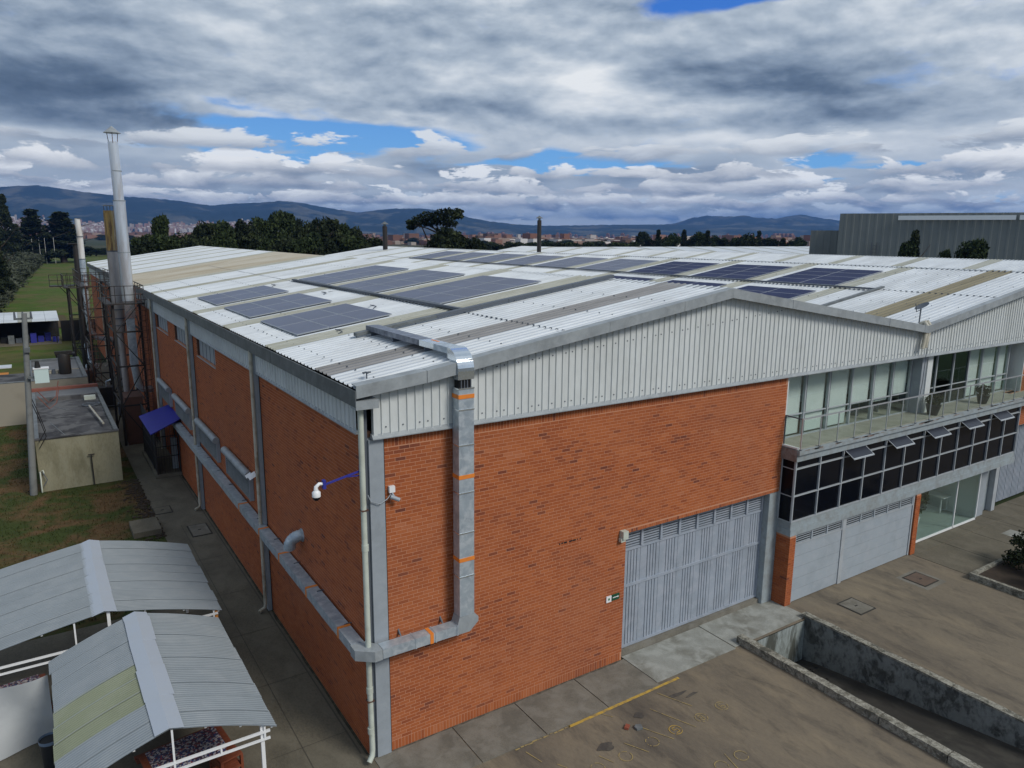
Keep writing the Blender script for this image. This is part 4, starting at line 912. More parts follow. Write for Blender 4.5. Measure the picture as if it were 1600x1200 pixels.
for k in range(9):
    y0 = 6.85 + 5.23 * k
    labs = ['deep blue solar array on the far slope, nearest to the front gable', 'second deep blue solar array from the front on the far slope', 'third solar array from the front on the far slope, turning grey blue', 'fourth solar array from the front on the far slope', 'fifth solar array from the front on the far slope', 'sixth solar array on the far slope beyond the near ridge', 'third last solar array of the far slope row', 'second last solar array of the far slope row', 'farthest solar array of the far slope row, by the trees']
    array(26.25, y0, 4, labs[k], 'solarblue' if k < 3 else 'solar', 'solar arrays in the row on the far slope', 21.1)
for k in range(3):
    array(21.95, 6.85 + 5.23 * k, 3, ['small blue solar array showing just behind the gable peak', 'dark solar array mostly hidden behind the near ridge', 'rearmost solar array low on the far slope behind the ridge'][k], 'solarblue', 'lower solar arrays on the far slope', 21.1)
# loose cables on the roof
for x, y in ((3.9, 8.6), (4.2, 14.3), (3.9, 20.4), (1.6, 5.6)):
    z = 8.72 + SS * x; pts = [(0, 0, 0), (.15, .1, .05), (.25, .35, .02), (.1, .5, .06), (.35, .7, .02), (.6, .6, .05), (.9, .7, .0)]
    t = MB().tube(pts, .014, 5).build('loose_cable', M['groove'], loc=(x, y, z)); tag(t, {8.6: 'loose black cable on the white roof by the nearest gutter-side array', 14.3: 'loose black cable on the white roof beside the middle gutter-side array', 20.4: 'loose black cable on the white roof beside the farthest gutter-side array', 5.6: 'short black cable lying on the roof between gutter and nearest array'}[y], 'cable')
# little roof fittings
t = empty('weather_sensor', 'small three armed sensor on the front corner of the roof', 'sensor', (.25, .25, 8.70))
MB().tube([(0, 0, 0), (0, 0, .14)], .015, 6).build('stem', M['groove'], t); MB().box(-.09, .09, -.015, .015, .14, .17).box(-.015, .015, -.08, .08, .14, .165).build('arm', M['groove'], t)
dt = empty('satellite_mast', 'small dark dish antenna on a mast at the roof valley above the front', 'antenna', (21.25, .1, 8.7))
MB().tube([(0, 0, 0), (.02, 0, .55)], .025, 8).build('mast', M['groove'], dt)
mb = MB(); nn = 14
vs = [(0.0, 0, 0)] + [(r_ * .27 * math.cos(a), r_ * .16 * math.sin(a), .05 * r_ * r_) for r_ in (.5, 1) for a in [2 * PI * k / nn for k in range(nn)]]
fs = [(0, 1 + k, 1 + (k + 1) % nn) for k in range(nn)] + [(1 + k, 1 + nn + k, 1 + nn + (k + 1) % nn, 1 + (k + 1) % nn) for k in range(nn)]
o = mb.add(vs, fs).build('dish', M['groove'], dt); o.location = (.05, -.02, .6); o.rotation_euler = (math.radians(14), math.radians(-28), math.radians(-33))
MB().tube([(.0, 0, .5), (-.35, -.05, .45), (-.55, -.1, .75)], .014, 6).build('feed_arm', M['groove'], dt)
t = tag(MB().tube([(0, .1, 0), (0, -.05, .08), (0, -.15, -.05), (-.12, -.16, -.55), (-.2, -.17, -.85)], .07, 10).tube([(.18, .1, 0), (.18, -.05, .08), (.18, -.15, -.05), (.06, -.16, -.5), (-.02, -.17, -.82)], .07, 10).build('valley_spout', M['pvcold'], loc=(21.1, -.14, 8.72)), 'pair of stained pipes draining the roof valley down the white gable', 'drain pipes')
t = tag(MB().tube([(0, 0, 0), (-.06, -.02, -.6), (-.1, -.03, -1.7), (-.1, .0, -2.2)], .012, 5).build('hanging_cable', M['groove'], loc=(21.2, -.32, 8.4)), 'thin black cable hanging from the roof valley past the balcony column', 'cable')
# ---- things on the walls
pt = empty('dome_camera', 'white dome surveillance camera at the end of a blue bracket arm', 'camera', (-.07, -.06, 6.86))
MB().beam((0, 0, 0), (-.82, -.12, -.12), .035).beam((.0, 0, -.1), (-.35, -.05, -.06), .02).build('arm', M['bluepaint'], pt); B(.0, .06, -.05, .1, -.14, .1).build('mount_plate', M['bluepaint'], pt)
B(-.86, -.8, -.17, -.07, -.2, -.02).build('bracket', M['bluepaint'], pt)
MB().tube([(-.84, -.12, -.1), (-.93, -.13, -.08), (-1.0, -.14, -.13), (-1.0, -.14, -.22)], [.03, .035, .04, .05], 12).build('neck', M['white'], pt)
MB().tube([(-1.0, -.14, -.2), (-1.0, -.14, -.24), (-1.0, -.14, -.33)], [.045, .085, .085], 16).build('housing', M['white'], pt)
MB().tube([(-1.0, -.14, -.33), (-1.0, -.14, -.38), (-1.0, -.14, -.41)], [.078, .068, .035], 16).build('dome', M['blackglass'], pt)
cc = empty('bullet_camera', 'small grey bullet camera with a white junction box near the corner column', 'camera', (.62, -.01, 6.2))
B(-.07, .06, -.08, 0, .06, .2).build('junction_box', M['white'], cc); MB().tube([(0, -.04, .05), (.02, -.1, -.02), (.05, -.12, -.05)], .022, 8).build('bracket', M['grey'], cc)
MB().tube([(-.06, -.1, -.01), (.12, -.16, -.1)], .045, 10).build('body', M['grey'], cc); MB().tube([(-.02, -.03, .02), (-.12, -.07, -.06), (-.3, -.1, -.13), (-.5, -.08, -.05), (-.55, -.05, .1)], .012, 6).build('conduit', M['grey'], cc)
el = empty('vent_elbow', 'ribbed grey metal vent elbow sticking out of the left brick wall', 'vent', (0, 4.5, 3.74))
pts = []; n = 9
for k in range(n): a = k / (n - 1) * PI * .56; pts.append((-.05 - .28 * math.sin(a), 0.0 + .10 * k / (n - 1), .05 - .28 * (1 - math.cos(a))))
MB().tube([(.02, 0, .05)] + pts, .15, 16, cap=False).build('pipe', M['galv'], el)
for k in range(n): d = np.array(pts[min(k + 1, n - 1)]) - np.array(pts[max(k - 1, 0)]); d /= np.linalg.norm(d); MB().tube([np.array(pts[k]) - d * .008, np.array(pts[k]) + d * .008], .16, 16).build('rib', M['galv'], el)
MB().tube([(.01, 0, .05), (-.02, 0, .05)], .185, 18).build('collar', M['galv'], el)
sg = tag(B(6.81, 6.985, -.03, -.008, 1.92, 2.10).build('notice_plate', M['white']), 'small white plate with a green mark left of the green sign', 'sign')
B(6.87, 6.925, -.034, -.0305, 1.98, 2.04).build('mark', mat('sign_green', (.02, .16, .07), .5), sg)
sg = tag(B(7.0, 7.27, -.03, -.008, 1.935, 2.105).build('exit_sign', mat('dark_green_sign', (.012, .07, .035), .5)), 'dark green sign with a white line and arrow by the big gate', 'sign')
B(7.03, 7.2, -.034, -.0305, 2.01, 2.032).build('text_bar', M['white'], sg); MB().prism([(7.20, -.034, 1.99), (7.25, -.034, 2.021), (7.20, -.034, 2.052)], (0, .003, 0)).build('arrow', M['white'], sg)
t = tag(MB().quad((-.32, 8.6, 4.18), (-.30, 9.05, 4.2), (-.05, 9.1, 4.3), (-.08, 8.75, 4.24)).quad((-.35, 8.9, 4.16), (-.33, 9.2, 4.17), (-.15, 9.25, 4.24), (-.18, 9.0, 4.22)).build('paper_sheet', M['white']), 'crumpled white sheet caught behind the nearest vent hood by the post', 'sheet')
hb = MB()
for x in (5.18, 5.25, 5.33, 5.38, 5.5, 5.56, 5.62, 5.68, 5.75, 5.84): hb.box(x, x + random.uniform(.02, .06), -.009, -.002, 3.98 + random.uniform(-.01, .01), 4.02)
o = hb.build('anchor_hole', M['black'], front); o['kind'] = 'stuff'
# ================================================================== SHELTERS (bottom left)
def shelter(xl, xr, xm, y0, y1, ze, zr, label, ncol, yel, posts, sid):
    t = empty('picnic_shelter', label, 'shelter', (xm, y0, 0)); T = lambda o: setattr(o, 'location', (-xm, -y0, 0)) or o
    def prof(x, side):
        w = (xr - xm) if side > 0 else (xm - xl); u = abs(x - xm) / w
        return zr - (zr - ze) * (u * .76 + .24 * u ** 2.2)
    for side in (1, -1):
        w = (xr - xm) if side > 0 else (xm - xl); n = ncol; yy = y0
        for k in range(n):
            ya, yb = y0 + (y1 - y0) * k / n, y0 + (y1 - y0) * (k + 1) / n + .04; vs = []; nx_ = 10; ribs = 8; prof_y = []
            for q in range(ribs):
                a = ya + (yb - ya) * q / ribs; p_ = (yb - ya) / ribs; prof_y += [(a, 0), (a + p_ * .55, 0), (a + p_ * .7, .014), (a + p_ * .88, .014)]
            prof_y.append((yb, 0)); ex = rng.uniform(-.03, .03)
            for i in range(nx_ + 1):
                x = xm + side * (w + ex) * i / nx_
                for (a, d) in prof_y: vs.append((x, a, prof(x, side) + d + (k % 2) * .006))
            m_ = len(prof_y); fs = [(i * m_ + j, i * m_ + j + 1, (i + 1) * m_ + j + 1, (i + 1) * m_ + j) for i in range(nx_) for j in range(m_ - 1)]
            if side > 0: fs = [f[::-1] for f in fs]
            T(MB().tube([(xm + side * (w + ex) * i / nx_, ya + .01, prof(xm + side * w * i / nx_, side) + .016) for i in range(nx_ + 1)], .0055, 4, cap=False).build('lap_edge', M['shelterlap'], t))
            T(MB().add(vs, fs).build('roof_sheet', M['shelteryel'] if (side < 0 and k in yel) else M['shelter'], t))
    k = 0; y = y0 - .02
    while y < y1:
        yb = min(y + 1.18, y1 + .02); ww = .25 + rng.uniform(-.02, .02)
        T(MB().prism([(xm - ww, y, zr - .035), (xm, y, zr + .05), (xm + ww, y, zr - .035), (xm, y, zr + .035)], (rng.uniform(-.02, .02), yb - y + .03, .008 * (k % 2))).build('ridge_cap', M['ridgecap'], t)); y = yb; k += 1
    for yf in (y0 + .04, y1 - .1):
        fr = MB()
        T(MB().beam((xl + .1, yf, ze - .06), (xr - .1, yf, ze - .06), .045).build('frame_rail', M['white'], t)); T(MB().beam((xl + .1, yf, ze - .22), (xr - .1, yf, ze - .22), .04).build('frame_rail', M['white'], t))
        for i in range(5): x = xl + .2 + (xr - xl - .4) * i / 4; T(MB().beam((x, yf, ze - .2), (x, yf, min(prof(x, 1 if x > xm else -1) - .02, ze - .08) if i % 2 else prof(x, 1 if x > xm else -1) - .03), .035).build('frame_strut', M['white'], t))
    for (x, y, m) in posts: T(MB().box(x - .035, x + .035, y - .035, y + .035, -.0, prof(x, 1 if x > xm else -1) - .03).build('post', M[m], t))
    for side in (1, -1):
        for u in (.33, .66, .97):
            x = xm + side * u * ((xr - xm) if side > 0 else (xm - xl)); z = prof(x, side) - .04; T(MB().beam((x, y0 + .05, z), (x, y1 - .05, z), .04).build('purlin', M['white'], t))
    return t
shelter(-5.92, -2.26, -4.13, -.72, 4.2, 2.16, 2.83, 'nearer picnic shelter with yellowish sheets in its left roof side', 9, (2, 3, 4), [(-2.5, -.62, 'white'), (-2.5, 4.1, 'orange'), (-5.75, -.62, 'white'), (-5.75, 4.1, 'white')], 1)
shelter(-8.6, -2.12, -4.73, 4.62, 9.45, 2.16, 2.86, 'farther grey roofed picnic shelter beside the lawn', 8, (), [(-2.25, 4.72, 'orange'), (-4.65, 4.72, 'white'), (-8.4, 4.72, 'white'), (-2.3, 9.3, 'white'), (-8.4, 9.3, 'white')], 2)
def picnic(x, y, label, rz=0., cloth=True):
    t = empty('picnic_table', label, 'picnic table', (x, y, 0), None, rz)
    for k in range(5): B(-.85, .85, -.36 + k * .145, -.23 + k * .145, .71, .75).build('plank', M['wood'], t)
    for s_ in (-1, 1):
        MB().beam((s_ * .65, -.3, 0), (s_ * .65, .3, .71), .07).beam((s_ * .65, .3, 0), (s_ * .65, -.3, .71), .07).build('leg', M['wood'], t)
        for k in range(2): B(-.85, .85, s_ * .72 - .13 + k * .14, s_ * .72 - .01 + k * .14, .42, .46).build('seat_plank', M['wood'], t)
        for q in (-.65, .65): B(q - .04, q + .04, s_ * .72 - .1, s_ * .72 + .1, 0, .42).build('seat_leg', M['wood'], t)
    if cloth:
        mb = MB(); nx_ = 12; vs = []
        for i in range(nx_ + 1):
            xx_ = -.72 + 1.44 * i / nx_
            for yy_, zz_ in ((-.42, .60 + .02 * math.sin(i * 2.1)), (-.39, .755), (0, .758), (.39, .755), (.42, .58 + .02 * math.sin(i * 1.7))): vs.append((xx_, yy_, zz_))
        fs = [(i * 5 + j, (i + 1) * 5 + j, (i + 1) * 5 + j + 1, i * 5 + j + 1) for i in range(nx_) for j in range(4)]
        c = mb.add(vs, fs).build('tablecloth', M['cloth'], loc=(x, y, 0)); c.rotation_euler = (0, 0, rz); tag(c, 'mosaic patterned cloth on ' + ('the table under the nearer shelter' if y < 3 else 'the table under the farther shelter'), 'tablecloth')
    return t
picnic(-3.62, 1.55, 'red brown picnic table under the nearer shelter', .12)
picnic(-6.9, 6.0, 'red brown picnic table under the farther shelter', .1)
ch = empty('wooden_armchair', 'red brown wooden seat with open sides beside the nearer shelter table', 'chair', (-2.88, 1.2, 0), None, .25)
B(-.24, .24, -.28, .28, .56, .60).build('arm_board', M['wood'], ch); B(-.24, .24, -.28, .28, .28, .32).build('seat', M['wood'], ch)
for x in (-.22, .22):
    for y in (-.26, .26): B(x - .03, x + .03, y - .03, y + .03, 0, .56).build('leg', M['wood'], ch)
B(-.24, -.2, -.23, .23, .34, .54).build('back_panel', M['wood'], ch)
tp = []
nx_, nz_ = 16, 12
for i in range(nx_ + 1):
    for j in range(nz_ + 1):
        u, w = i / nx_, j / nz_; tp.append((-8.6 + 2.62 * u, 4.25 + .10 * math.sin(u * 9 + w * 3) + (1 - w) * .35 * u, .02 + w * (1.75 + .12 * u) + .05 * math.sin(u * PI) * -w))
fs = [(i * (nz_ + 1) + j, (i + 1) * (nz_ + 1) + j, (i + 1) * (nz_ + 1) + j + 1, i * (nz_ + 1) + j + 1) for i in range(nx_) for j in range(nz_)]
t = MB().add(tp, fs).build('tarpaulin', M['tarp']); t.data.polygons.foreach_set('use_smooth', [True] * len(t.data.polygons)); tag(t, 'creased white tarpaulin hung between the two shelters at the left edge', 'tarpaulin')
bn = empty('rubbish_bin', 'dark round rubbish bin with a blue grey bag by the white tarpaulin', 'bin', (-6.08, 3.45, 0))
MB().tube([(0, 0, 0), (0, 0, .75)], [.15, .19], 16).build('body', M['binp'], bn); MB().tube([(0, 0, .72), (0, 0, .80)], [.20, .205], 16, cap=False).build('bag_rim', M['binrim'], bn); MB().tube([(0, 0, .70), (0, 0, .705)], .185, 16).build('bag', M['binrim'], bn)
t = tag(B(-.5, .5, -.75, .75, 0, .22).build('concrete_box', M['conc'], loc=(-2.5, 17.2, 0)), 'low square concrete inspection box between the lawn and the path', 'concrete box')
# ================================================================== SMALL BUILDINGS (left)
sb = empty('service_building', 'low stained cream building with a flat dark patched roof', 'building', (-4.25, 24.5, 0)); T = lambda o: setattr(o, 'location', (4.25, -24.5, 0)) or o
T(B(-5.9, -2.56, 24.5, 24.65, 0, 2.44).build('front_wall', M['cream'], sb)); T(B(-5.9, -5.75, 24.66, 36.5, 0, 2.44).build('side_wall', M['cream'], sb)); T(B(-2.71, -2.56, 24.66, 36.5, 0, 2.44).build('side_wall', M['cream'], sb))
T(B(-5.75, -2.71, 24.65, 33.9, 2.2, 2.36).build('roof', M['membrane'], sb)); T(B(-5.93, -2.53, 24.46, 24.66, 2.441, 2.5).build('parapet_cap', M['membrane'], sb))
T(B(-2.72, -2.54, 24.67, 36.4, 2.441, 2.49).build('parapet_cap', M['trimdark'], sb)); T(B(-5.93, -5.74, 24.67, 36.4, 2.441, 2.49).build('parapet_cap', M['trimdark'], sb))
T(B(-5.75, -2.71, 33.9, 34.15, 2.2, 2.56).build('roof_step', M['membrane'], sb)); T(B(-5.75, -2.71, 34.15, 36.6, 2.2, 2.46).build('roof', M['membrane2'], sb)); T(B(-5.9, -2.5, 36.6, 36.95, 2.0, 2.62).build('parapet', M['pinktrim'], sb))
T(MB().tube([(-3.05, 26.0, 2.55), (-3.35, 30.6, 2.55)], .05, 8).build('roof_pipe', M['pvcold'], sb))
for (x, y, l_) in ((-5.2, 25.2, 3.0), (-4.9, 31, 1.2)): T(MB().beam((x, y + l_, 2.37), (x + .5, y, 2.37), .03, .015).build('roof_seam', M['trimdark'], sb))
t = MB(); n = 16; R_ = .42
t.tube([(R_ * math.cos(2 * PI * k / n), R_ * math.sin(2 * PI * k / n), 0) for k in range(n + 1)], .03, 6, cap=False)
for k in range(3): a = k * PI / 3; t.beam((-R_ * math.cos(a), -R_ * math.sin(a), 0), (R_ * math.cos(a), R_ * math.sin(a), 0), .03)
tag(t.build('wheel', M['groove'], loc=(-3.2, 31.6, 2.42)), 'spoked metal wheel lying on the dark flat roof', 'wheel')
t = tag(B(-.28, .28, -.16, .16, 0, .22).build('roof_unit', M['pvc'], loc=(-3.15, 33.3, 2.37)), 'small pale box on the dark roof near the step', 'box')
b2 = empty('annex_building', 'beige low building behind the cream one with a pale grey flat roof', 'building', (-4.5, 39.4, 0)); T = lambda o: setattr(o, 'location', (4.5, -39.4, 0)) or o
T(B(-14, -2.85, 39.4, 39.6, 0, 2.62).build('front_wall', M['beige'], b2)); T(B(-3.05, -2.85, 39.61, 48.5, 0, 2.62).build('side_wall', M['beige'], b2)); T(B(-5.9, -3.05, 39.6, 48.5, 2.4, 2.52).build('roof', M['membrane2'], b2))
T(B(-14, -5.9, 39.6, 44, 2.3, 2.45).build('roof', M['membrane'], b2)); T(B(-5.95, -5.8, 39.62, 48.5, 2.4, 2.66).build('parapet', M['trimdark'], b2)); T(B(-3.06, -2.84, 39.62, 48.5, 2.621, 2.68).build('parapet', M['trimdark'], b2)); T(B(-14, -2.84, 39.39, 39.61, 2.621, 2.67).build('parapet', M['trimdark'], b2)); T(B(-5.9, -3.05, 48.3, 48.5, 2.52, 2.66).build('parapet', M['trimdark'], b2))
T(B(-5.9, -3.05, 43.6, 43.75, 2.521, 2.56).build('roof_ridge', M['beige'], b2))
t = empty('black_tank', 'black barrel shaped tank standing on the pale flat roof', 'tank', (-3.95, 42.0, 2.53)); MB().tube([(0, 0, 0), (0, 0, .05), (0, 0, 1.2), (.02, 0, 1.32)], [.33, .36, .36, .3], 16).build('body', M['blacksteel'], t); B(-.5, .5, -.12, .12, 1.33, 1.5).build('lid_frame', M['blacksteel'], t)
for k in range(7): x = -5.2 + k * .2; tag(MB().tube([(0, 0, 0), (0, 0, .22 + .1 * (k % 2))], .09, 8).build('roof_clutter', M['groove' if k % 2 else 'pvcold'], loc=(x, 42.2 + .1 * (k % 3), 2.53)), 'small scrap can in the line of clutter beside the black roof tank', 'can', 'scrap cans on the pale flat roof')
t = empty('awning_roof', 'small white corrugated awning with an orange board left of the concrete pole', 'awning', (-8.2, 49, 2.2))
MB().box(-2.2, 1.2, -.7, .7, 0, .05).build('sheet', M['roof'], t); B(-2.2, 1.0, -1.6, -.72, -.35, -.28).build('board', M['orange'], t); 
for x in (-1.8, -.8, .8): B(x - .05, x + .05, -1.1, -1.0, -2.2, -.36).build('leg', M['groove'], t)
# standpipe in front of the cream wall
t = empty('standpipe', 'thin black T topped pipe standing against the cream wall', 'pipe', (-3.76, 24.38, 0)); MB().tube([(0, 0, 0), (-.02, 0, 1.5)], .025, 8).build('riser', M['blacksteel'], t); MB().tube([(-.14, 0, 1.5), (.12, 0, 1.5)], .03, 8).build('tee', M['blacksteel'], t)
t = empty('tap_box', 'small pale tap and hose at the foot of the concrete pole', 'tap', (-5.85, 24.4, .0)); MB().tube([(0, 0, 0), (0, 0, 1.0), (.12, 0, 1.05), (.15, 0, .9)], .03, 8).build('pipe', M['pvc'], t); MB().tube([(.1, 0, .95), (.25, -.1, .6), (.1, -.1, .35)], .02, 6).build('hose', M['groove'], t)
# utility pole
up = empty('utility_pole', 'grey concrete utility pole with wires beside the cream building', 'utility pole', (-6.18, 24.3, 0))
MB().tube([(0, 0, 0), (.46, 0, 8.2)], [.15, .10], 8).build('pole', M['pole'], up)
MB().beam((.05, .1, 7.95), (.75, .15, 7.95), .08).build('crossarm', M['trimdark'], up)
for k in range(3): MB().tube([(.1 + k * .3, .12, 8.0), (.1 + k * .3, .12, 8.25)], [.05, .03], 8).build('insulator', M['groove'], up)
MB().box(.30, .52, -.2, .1, 6.5, 6.7).build('clamp', M['trimdark'], up)
tr = empty('transformer_box', 'pale mint switch box with a black cap mounted on the concrete pole', 'electrical box', (-5.35, 24.05, 5.15)); B(-.27, .27, -.2, .2, 0, .62).build('body', M['mint'], tr); B(-.3, .3, -.22, .22, .62, .66).build('lid', M['white'], tr); MB().tube([(-.12, 0, .66), (-.12, 0, .95)], [.12, .07], 10).build('bushing', M['black'], tr)
B(-.5, -.27, -.04, .04, .2, .3).build('bracket', M['trimdark'], tr)
for k in range(4):
    y_ = 24.1 + .1 * k; z_ = 5.1 - .3 * k; pts = [(-5.6, y_, z_ - .3), (-5.2, y_, z_ - .9), (-4.9, y_ + .2, z_ - .7), (-4.75, y_ + .3, z_ + .0)] if k < 2 else [(-5.85, y_, z_), (-5.6, y_ - .1, z_ - .9), (-5.45, y_, z_ - 1.6), (-5.75, y_, z_ - 2.1)]
    tag(MB().tube(pts, .018, 5).build('hanging_wire', M['pinktrim' if k < 2 else 'black']), ['reddish wire loop hanging under the mint box', 'second reddish wire hanging closer to the roof edge', 'black cable sagging beside the pole at mid height', 'lowest black cable loop beside the concrete pole'][k], 'wire')
# ================================================================== PORCH with blue canopy
pc = empty('entrance_cage', 'dark steel entrance cage with a bright blue sloping canopy', 'porch', (-.9, 25.3, 0)); T = lambda o: setattr(o, 'location', (.9, -25.3, 0)) or o
T(MB().prism([(-1.55, 21.3, 2.82), (-.02, 22.9, 3.02), (-.02, 26.4, 3.02), (-1.55, 25.3, 2.82)], (0, 0, .04)).build('canopy', M['bluesheet'], pc))
T(B(-1.2, -.02, 23.85, 28.9, .0, .16).build('platform', M['conc'], pc))
for (x, y) in ((-1.08, 25.1), (-.06, 25.1), (-1.08, 28.6), (-1.08, 23.95), (-.06, 23.95)): T(B(x - .03, x + .03, y - .03, y + .03, .16, 2.86).build('post', M['blacksteel'], pc))
for z in (1.0, 1.5, 2.0, 2.75):
    T(B(-1.1, -.04, 23.93, 23.96, z, z + .04).build('rail', M['blacksteel'], pc)); T(B(-1.095, -1.065, 23.97, 28.6, z, z + .04).build('rail', M['blacksteel'], pc))
T(B(-1.085, -1.075, 23.97, 28.6, .2, 2.74).build('mesh_panel', M['black'], pc)); 
for k in range(9): T(B(-1.0 + k * .115, -.985 + k * .115, 23.94, 23.955, .17, 2.75).build('bar', M['blacksteel'], pc))
T(B(-.3, -.05, 24.6, 24.9, .16, 1.7).build('cabinet', M['grey'], pc))
kb = tag(B(-.45, .45, -.9, .9, 0, 2.7).build('boiler_housing', M['brownsteel'], loc=(-1.15, 31.9, 0)), 'dark brown equipment housing at the foot of the silver chimney', 'equipment housing')
# ================================================================== CHIMNEY TOWERS
def tower(name, label, x0, x1, y0, y1, zp, zs_, legs_extra=(), ladder=None):
    t = empty(name, label, 'steel tower', ((x0 + x1) / 2, (y0 + y1) / 2, 0)); T = lambda o: setattr(o, 'location', (-(x0 + x1) / 2, -(y0 + y1) / 2, 0)) or o
    bs = M['blacksteel']
    for x in (x0, x1):
        for y in (y0, y1): T(B(x - .06, x + .06, y - .06, y + .06, 0, zp).build('leg', bs, t))
    for z in zs_:
        for y in (y0, y1): T(B(x0 + .06, x1 - .06, y - .035, y + .035, z, z + .08).build('beam', bs, t))
        for x in (x0, x1): T(B(x - .035, x + .035, y0 + .06, y1 - .06, z, z + .08).build('beam', bs, t))
    zz = [0.1] + list(zs_) + [zp]
    for i, (a, b) in enumerate(zip(zz, zz[1:])):
        if b - a < .8: continue
        for y in (y0, y1): T(MB().beam((x0, y, a) if i % 2 else (x1, y, a), (x1, y, b) if i % 2 else (x0, y, b), .05).build('brace', bs, t))
        for x in (x0, x1): T(MB().beam((x, y0, a) if i % 2 else (x, y1, a), (x, y1, b) if i % 2 else (x, y0, b), .05).build('brace', bs, t))
    T(MB().box(x0 - .35, x1 + .25, y0 - .3, y0 + .05, zp, zp + .07).box(x0 - .35, x1 + .25, y1 - .05, y1 + .3, zp, zp + .07).box(x0 - .35, x0 - .0, y0 + .05, y1 - .05, zp, zp + .07).box(x1 - .0, x1 + .25, y0 + .05, y1 - .05, zp, zp + .07).build('platform', bs, t))
    for z in (zp + .5, zp + .98):
        for y in (y0 - .28, y1 + .28): T(B(x0 - .33, x1 + .23, y - .02, y + .02, z, z + .035).build('handrail', bs, t))
        for x in (x0 - .33, x1 + .23): T(B(x - .02, x + .02, y0 - .26, y1 + .26, z, z + .035).build('handrail', bs, t))
    n = 5
    for y in (y0 - .28, y1 + .28):
        for k in range(n): x = x0 - .33 + (x1 - x0 + .56) * k / (n - 1); T(B(x - .018, x + .018, y - .018, y + .018, zp + .07, zp + 1.0).build('rail_post', bs, t))
    ny = max(3, int((y1 - y0) / 1.0))
    for k in range(1, ny):
        y = y0 + (y1 - y0) * k / ny
        for x in (x0 - .33, x1 + .23): T(B(x - .018, x + .018, y - .018, y + .018, zp + .07, zp + 1.0).build('rail_post', bs, t))
    if ladder:
        lx, ly = ladder; ld = B(lx - .22, lx - .19, ly - .02, ly + .02, .3, zp + 1.0).build('ladder', M['brownsteel'], t); T(ld)
        B(lx + .19, lx + .22, ly - .02, ly + .02, .3, zp + 1.0).build('stile', M['brownsteel'], ld); z = .6
        while z < zp + .9: B(lx - .19, lx + .19, ly - .012, ly + .012, z, z + .025).build('rung', M['brownsteel'], ld); z += .3
        z = 2.6
        while z < zp + .6:
            mb = MB(); mb.tube([(lx + .33 * math.cos(a), ly - .02 - .36 * math.sin(a), z) for a in np.linspace(0, PI, 8)], .014, 4); mb.build('cage_hoop', M['brownsteel'], ld); z += .55
        for a in (.7, 1.57, 2.4): B(lx + .33 * math.cos(a) - .012, lx + .33 * math.cos(a) + .012, ly - .02 - .36 * math.sin(a) - .012, ly - .02 - .36 * math.sin(a) + .012, 2.6, zp + .6).build('cage_strap', M['brownsteel'], ld)
    return t
tower('steel_tower', 'black steel tower nearest the blue canopy, round the two tall stacks', -1.75, -.45, 31.0, 35.4, 7.85, (2.2, 4.4, 6.3), ladder=(-.42, 30.75))
tower('steel_tower', 'black steel tower with a long railed platform behind the tall stacks', -2.2, -.75, 44.0, 50.5, 8.0, (2.0, 3.9, 5.9), ladder=(-2.0, 43.7))
tower('steel_tower', 'farthest and narrowest black steel tower, beside the black mast', -2.75, -1.5, 54.5, 58.0, 7.3, (2.4, 4.8))
def ctube(segs, parent, off, n=20):
    for nm, pts, r, m in segs: o = MB().tube(pts, r, n).build(nm, M[m], parent); o.location = off
def ring(z, r, parent, off, m='trim', x=0, y=0): o = MB().tube([(x, y, z - .03), (x, y, z + .03)], r, 20).build('flange', M[m], parent); o.location = off
ca_ = empty('tall_chimney', 'tall silver metal chimney with a cone rain cap, highest of all', 'chimney', (-.86, 32.0, 0))
ctube([('pipe_section', [(0, 0, 13.35), (-.02, 0, 14.9)], .255, 'stack'), ('pipe_section', [(-.02, 0, 14.9), (-.04, 0, 16.4)], .25, 'stack'), ('pipe_section', [(.0, 0, 10.6), (.0, 0, 13.35)], .30, 'stack'), ('pipe_section', [(0, 0, 7.95), (0, 0, 10.6)], .31, 'stack')], ca_, (0, 0, 0))
MB().box(-.24, .28, -.25, .25, 7.0, 7.95).build('transition_box', M['galvnew'], ca_); MB().box(-.20, .20, -.2, .2, 4.4, 7.0).build('square_flue', M['galv'], ca_); MB().tube([(0, 0, 4.4), (.1, 0, 3.2), (.35, .1, 2.9), (.88, .3, 2.8)], .2, 14).build('flue_bend', M['galv'], ca_)
for z in (13.35, 10.6, 14.9): ring(z, .318 if z < 14 else .265, ca_, (0, 0, 0))
MB().tube([(-.04, 0, 16.85), (-.04, 0, 17.2)], [.43, .02], 18).build('cone_cap', M['trim'], ca_); 
for a in (.4, 2.5, 4.6): MB().beam((-.04 + .23 * math.cos(a), .23 * math.sin(a), 16.3), (-.04 + .3 * math.cos(a), .3 * math.sin(a), 16.88), .03).build('cap_strut', M['brownsteel'], ca_)
cb_ = empty('rusty_chimney', 'shorter yellow rust streaked chimney left of the tall silver one', 'chimney', (-1.30, 33.2, 0))
ctube([('pipe_section', [(0, 0, 10.65), (0, 0, 12.85)], .285, 'rust'), ('pipe_section', [(0, 0, 7.4), (0, 0, 10.65)], .295, 'stackold'), ('pipe_section', [(0, 0, 6.1), (0, 0, 7.4)], .27, 'stackold'), ('pipe_section', [(.05, 0, 2.6), (.0, 0, 6.1)], .17, 'stackold')], cb_, (0, 0, 0))
for z in (10.65, 7.4, 6.9, 6.5): ring(z, .31, cb_, (0, 0, 0), 'groove')
MB().tube([(0, 0, 13.1), (0, 0, 13.16)], [.33, .2], 16).build('flat_cap', M['groove'], cb_)
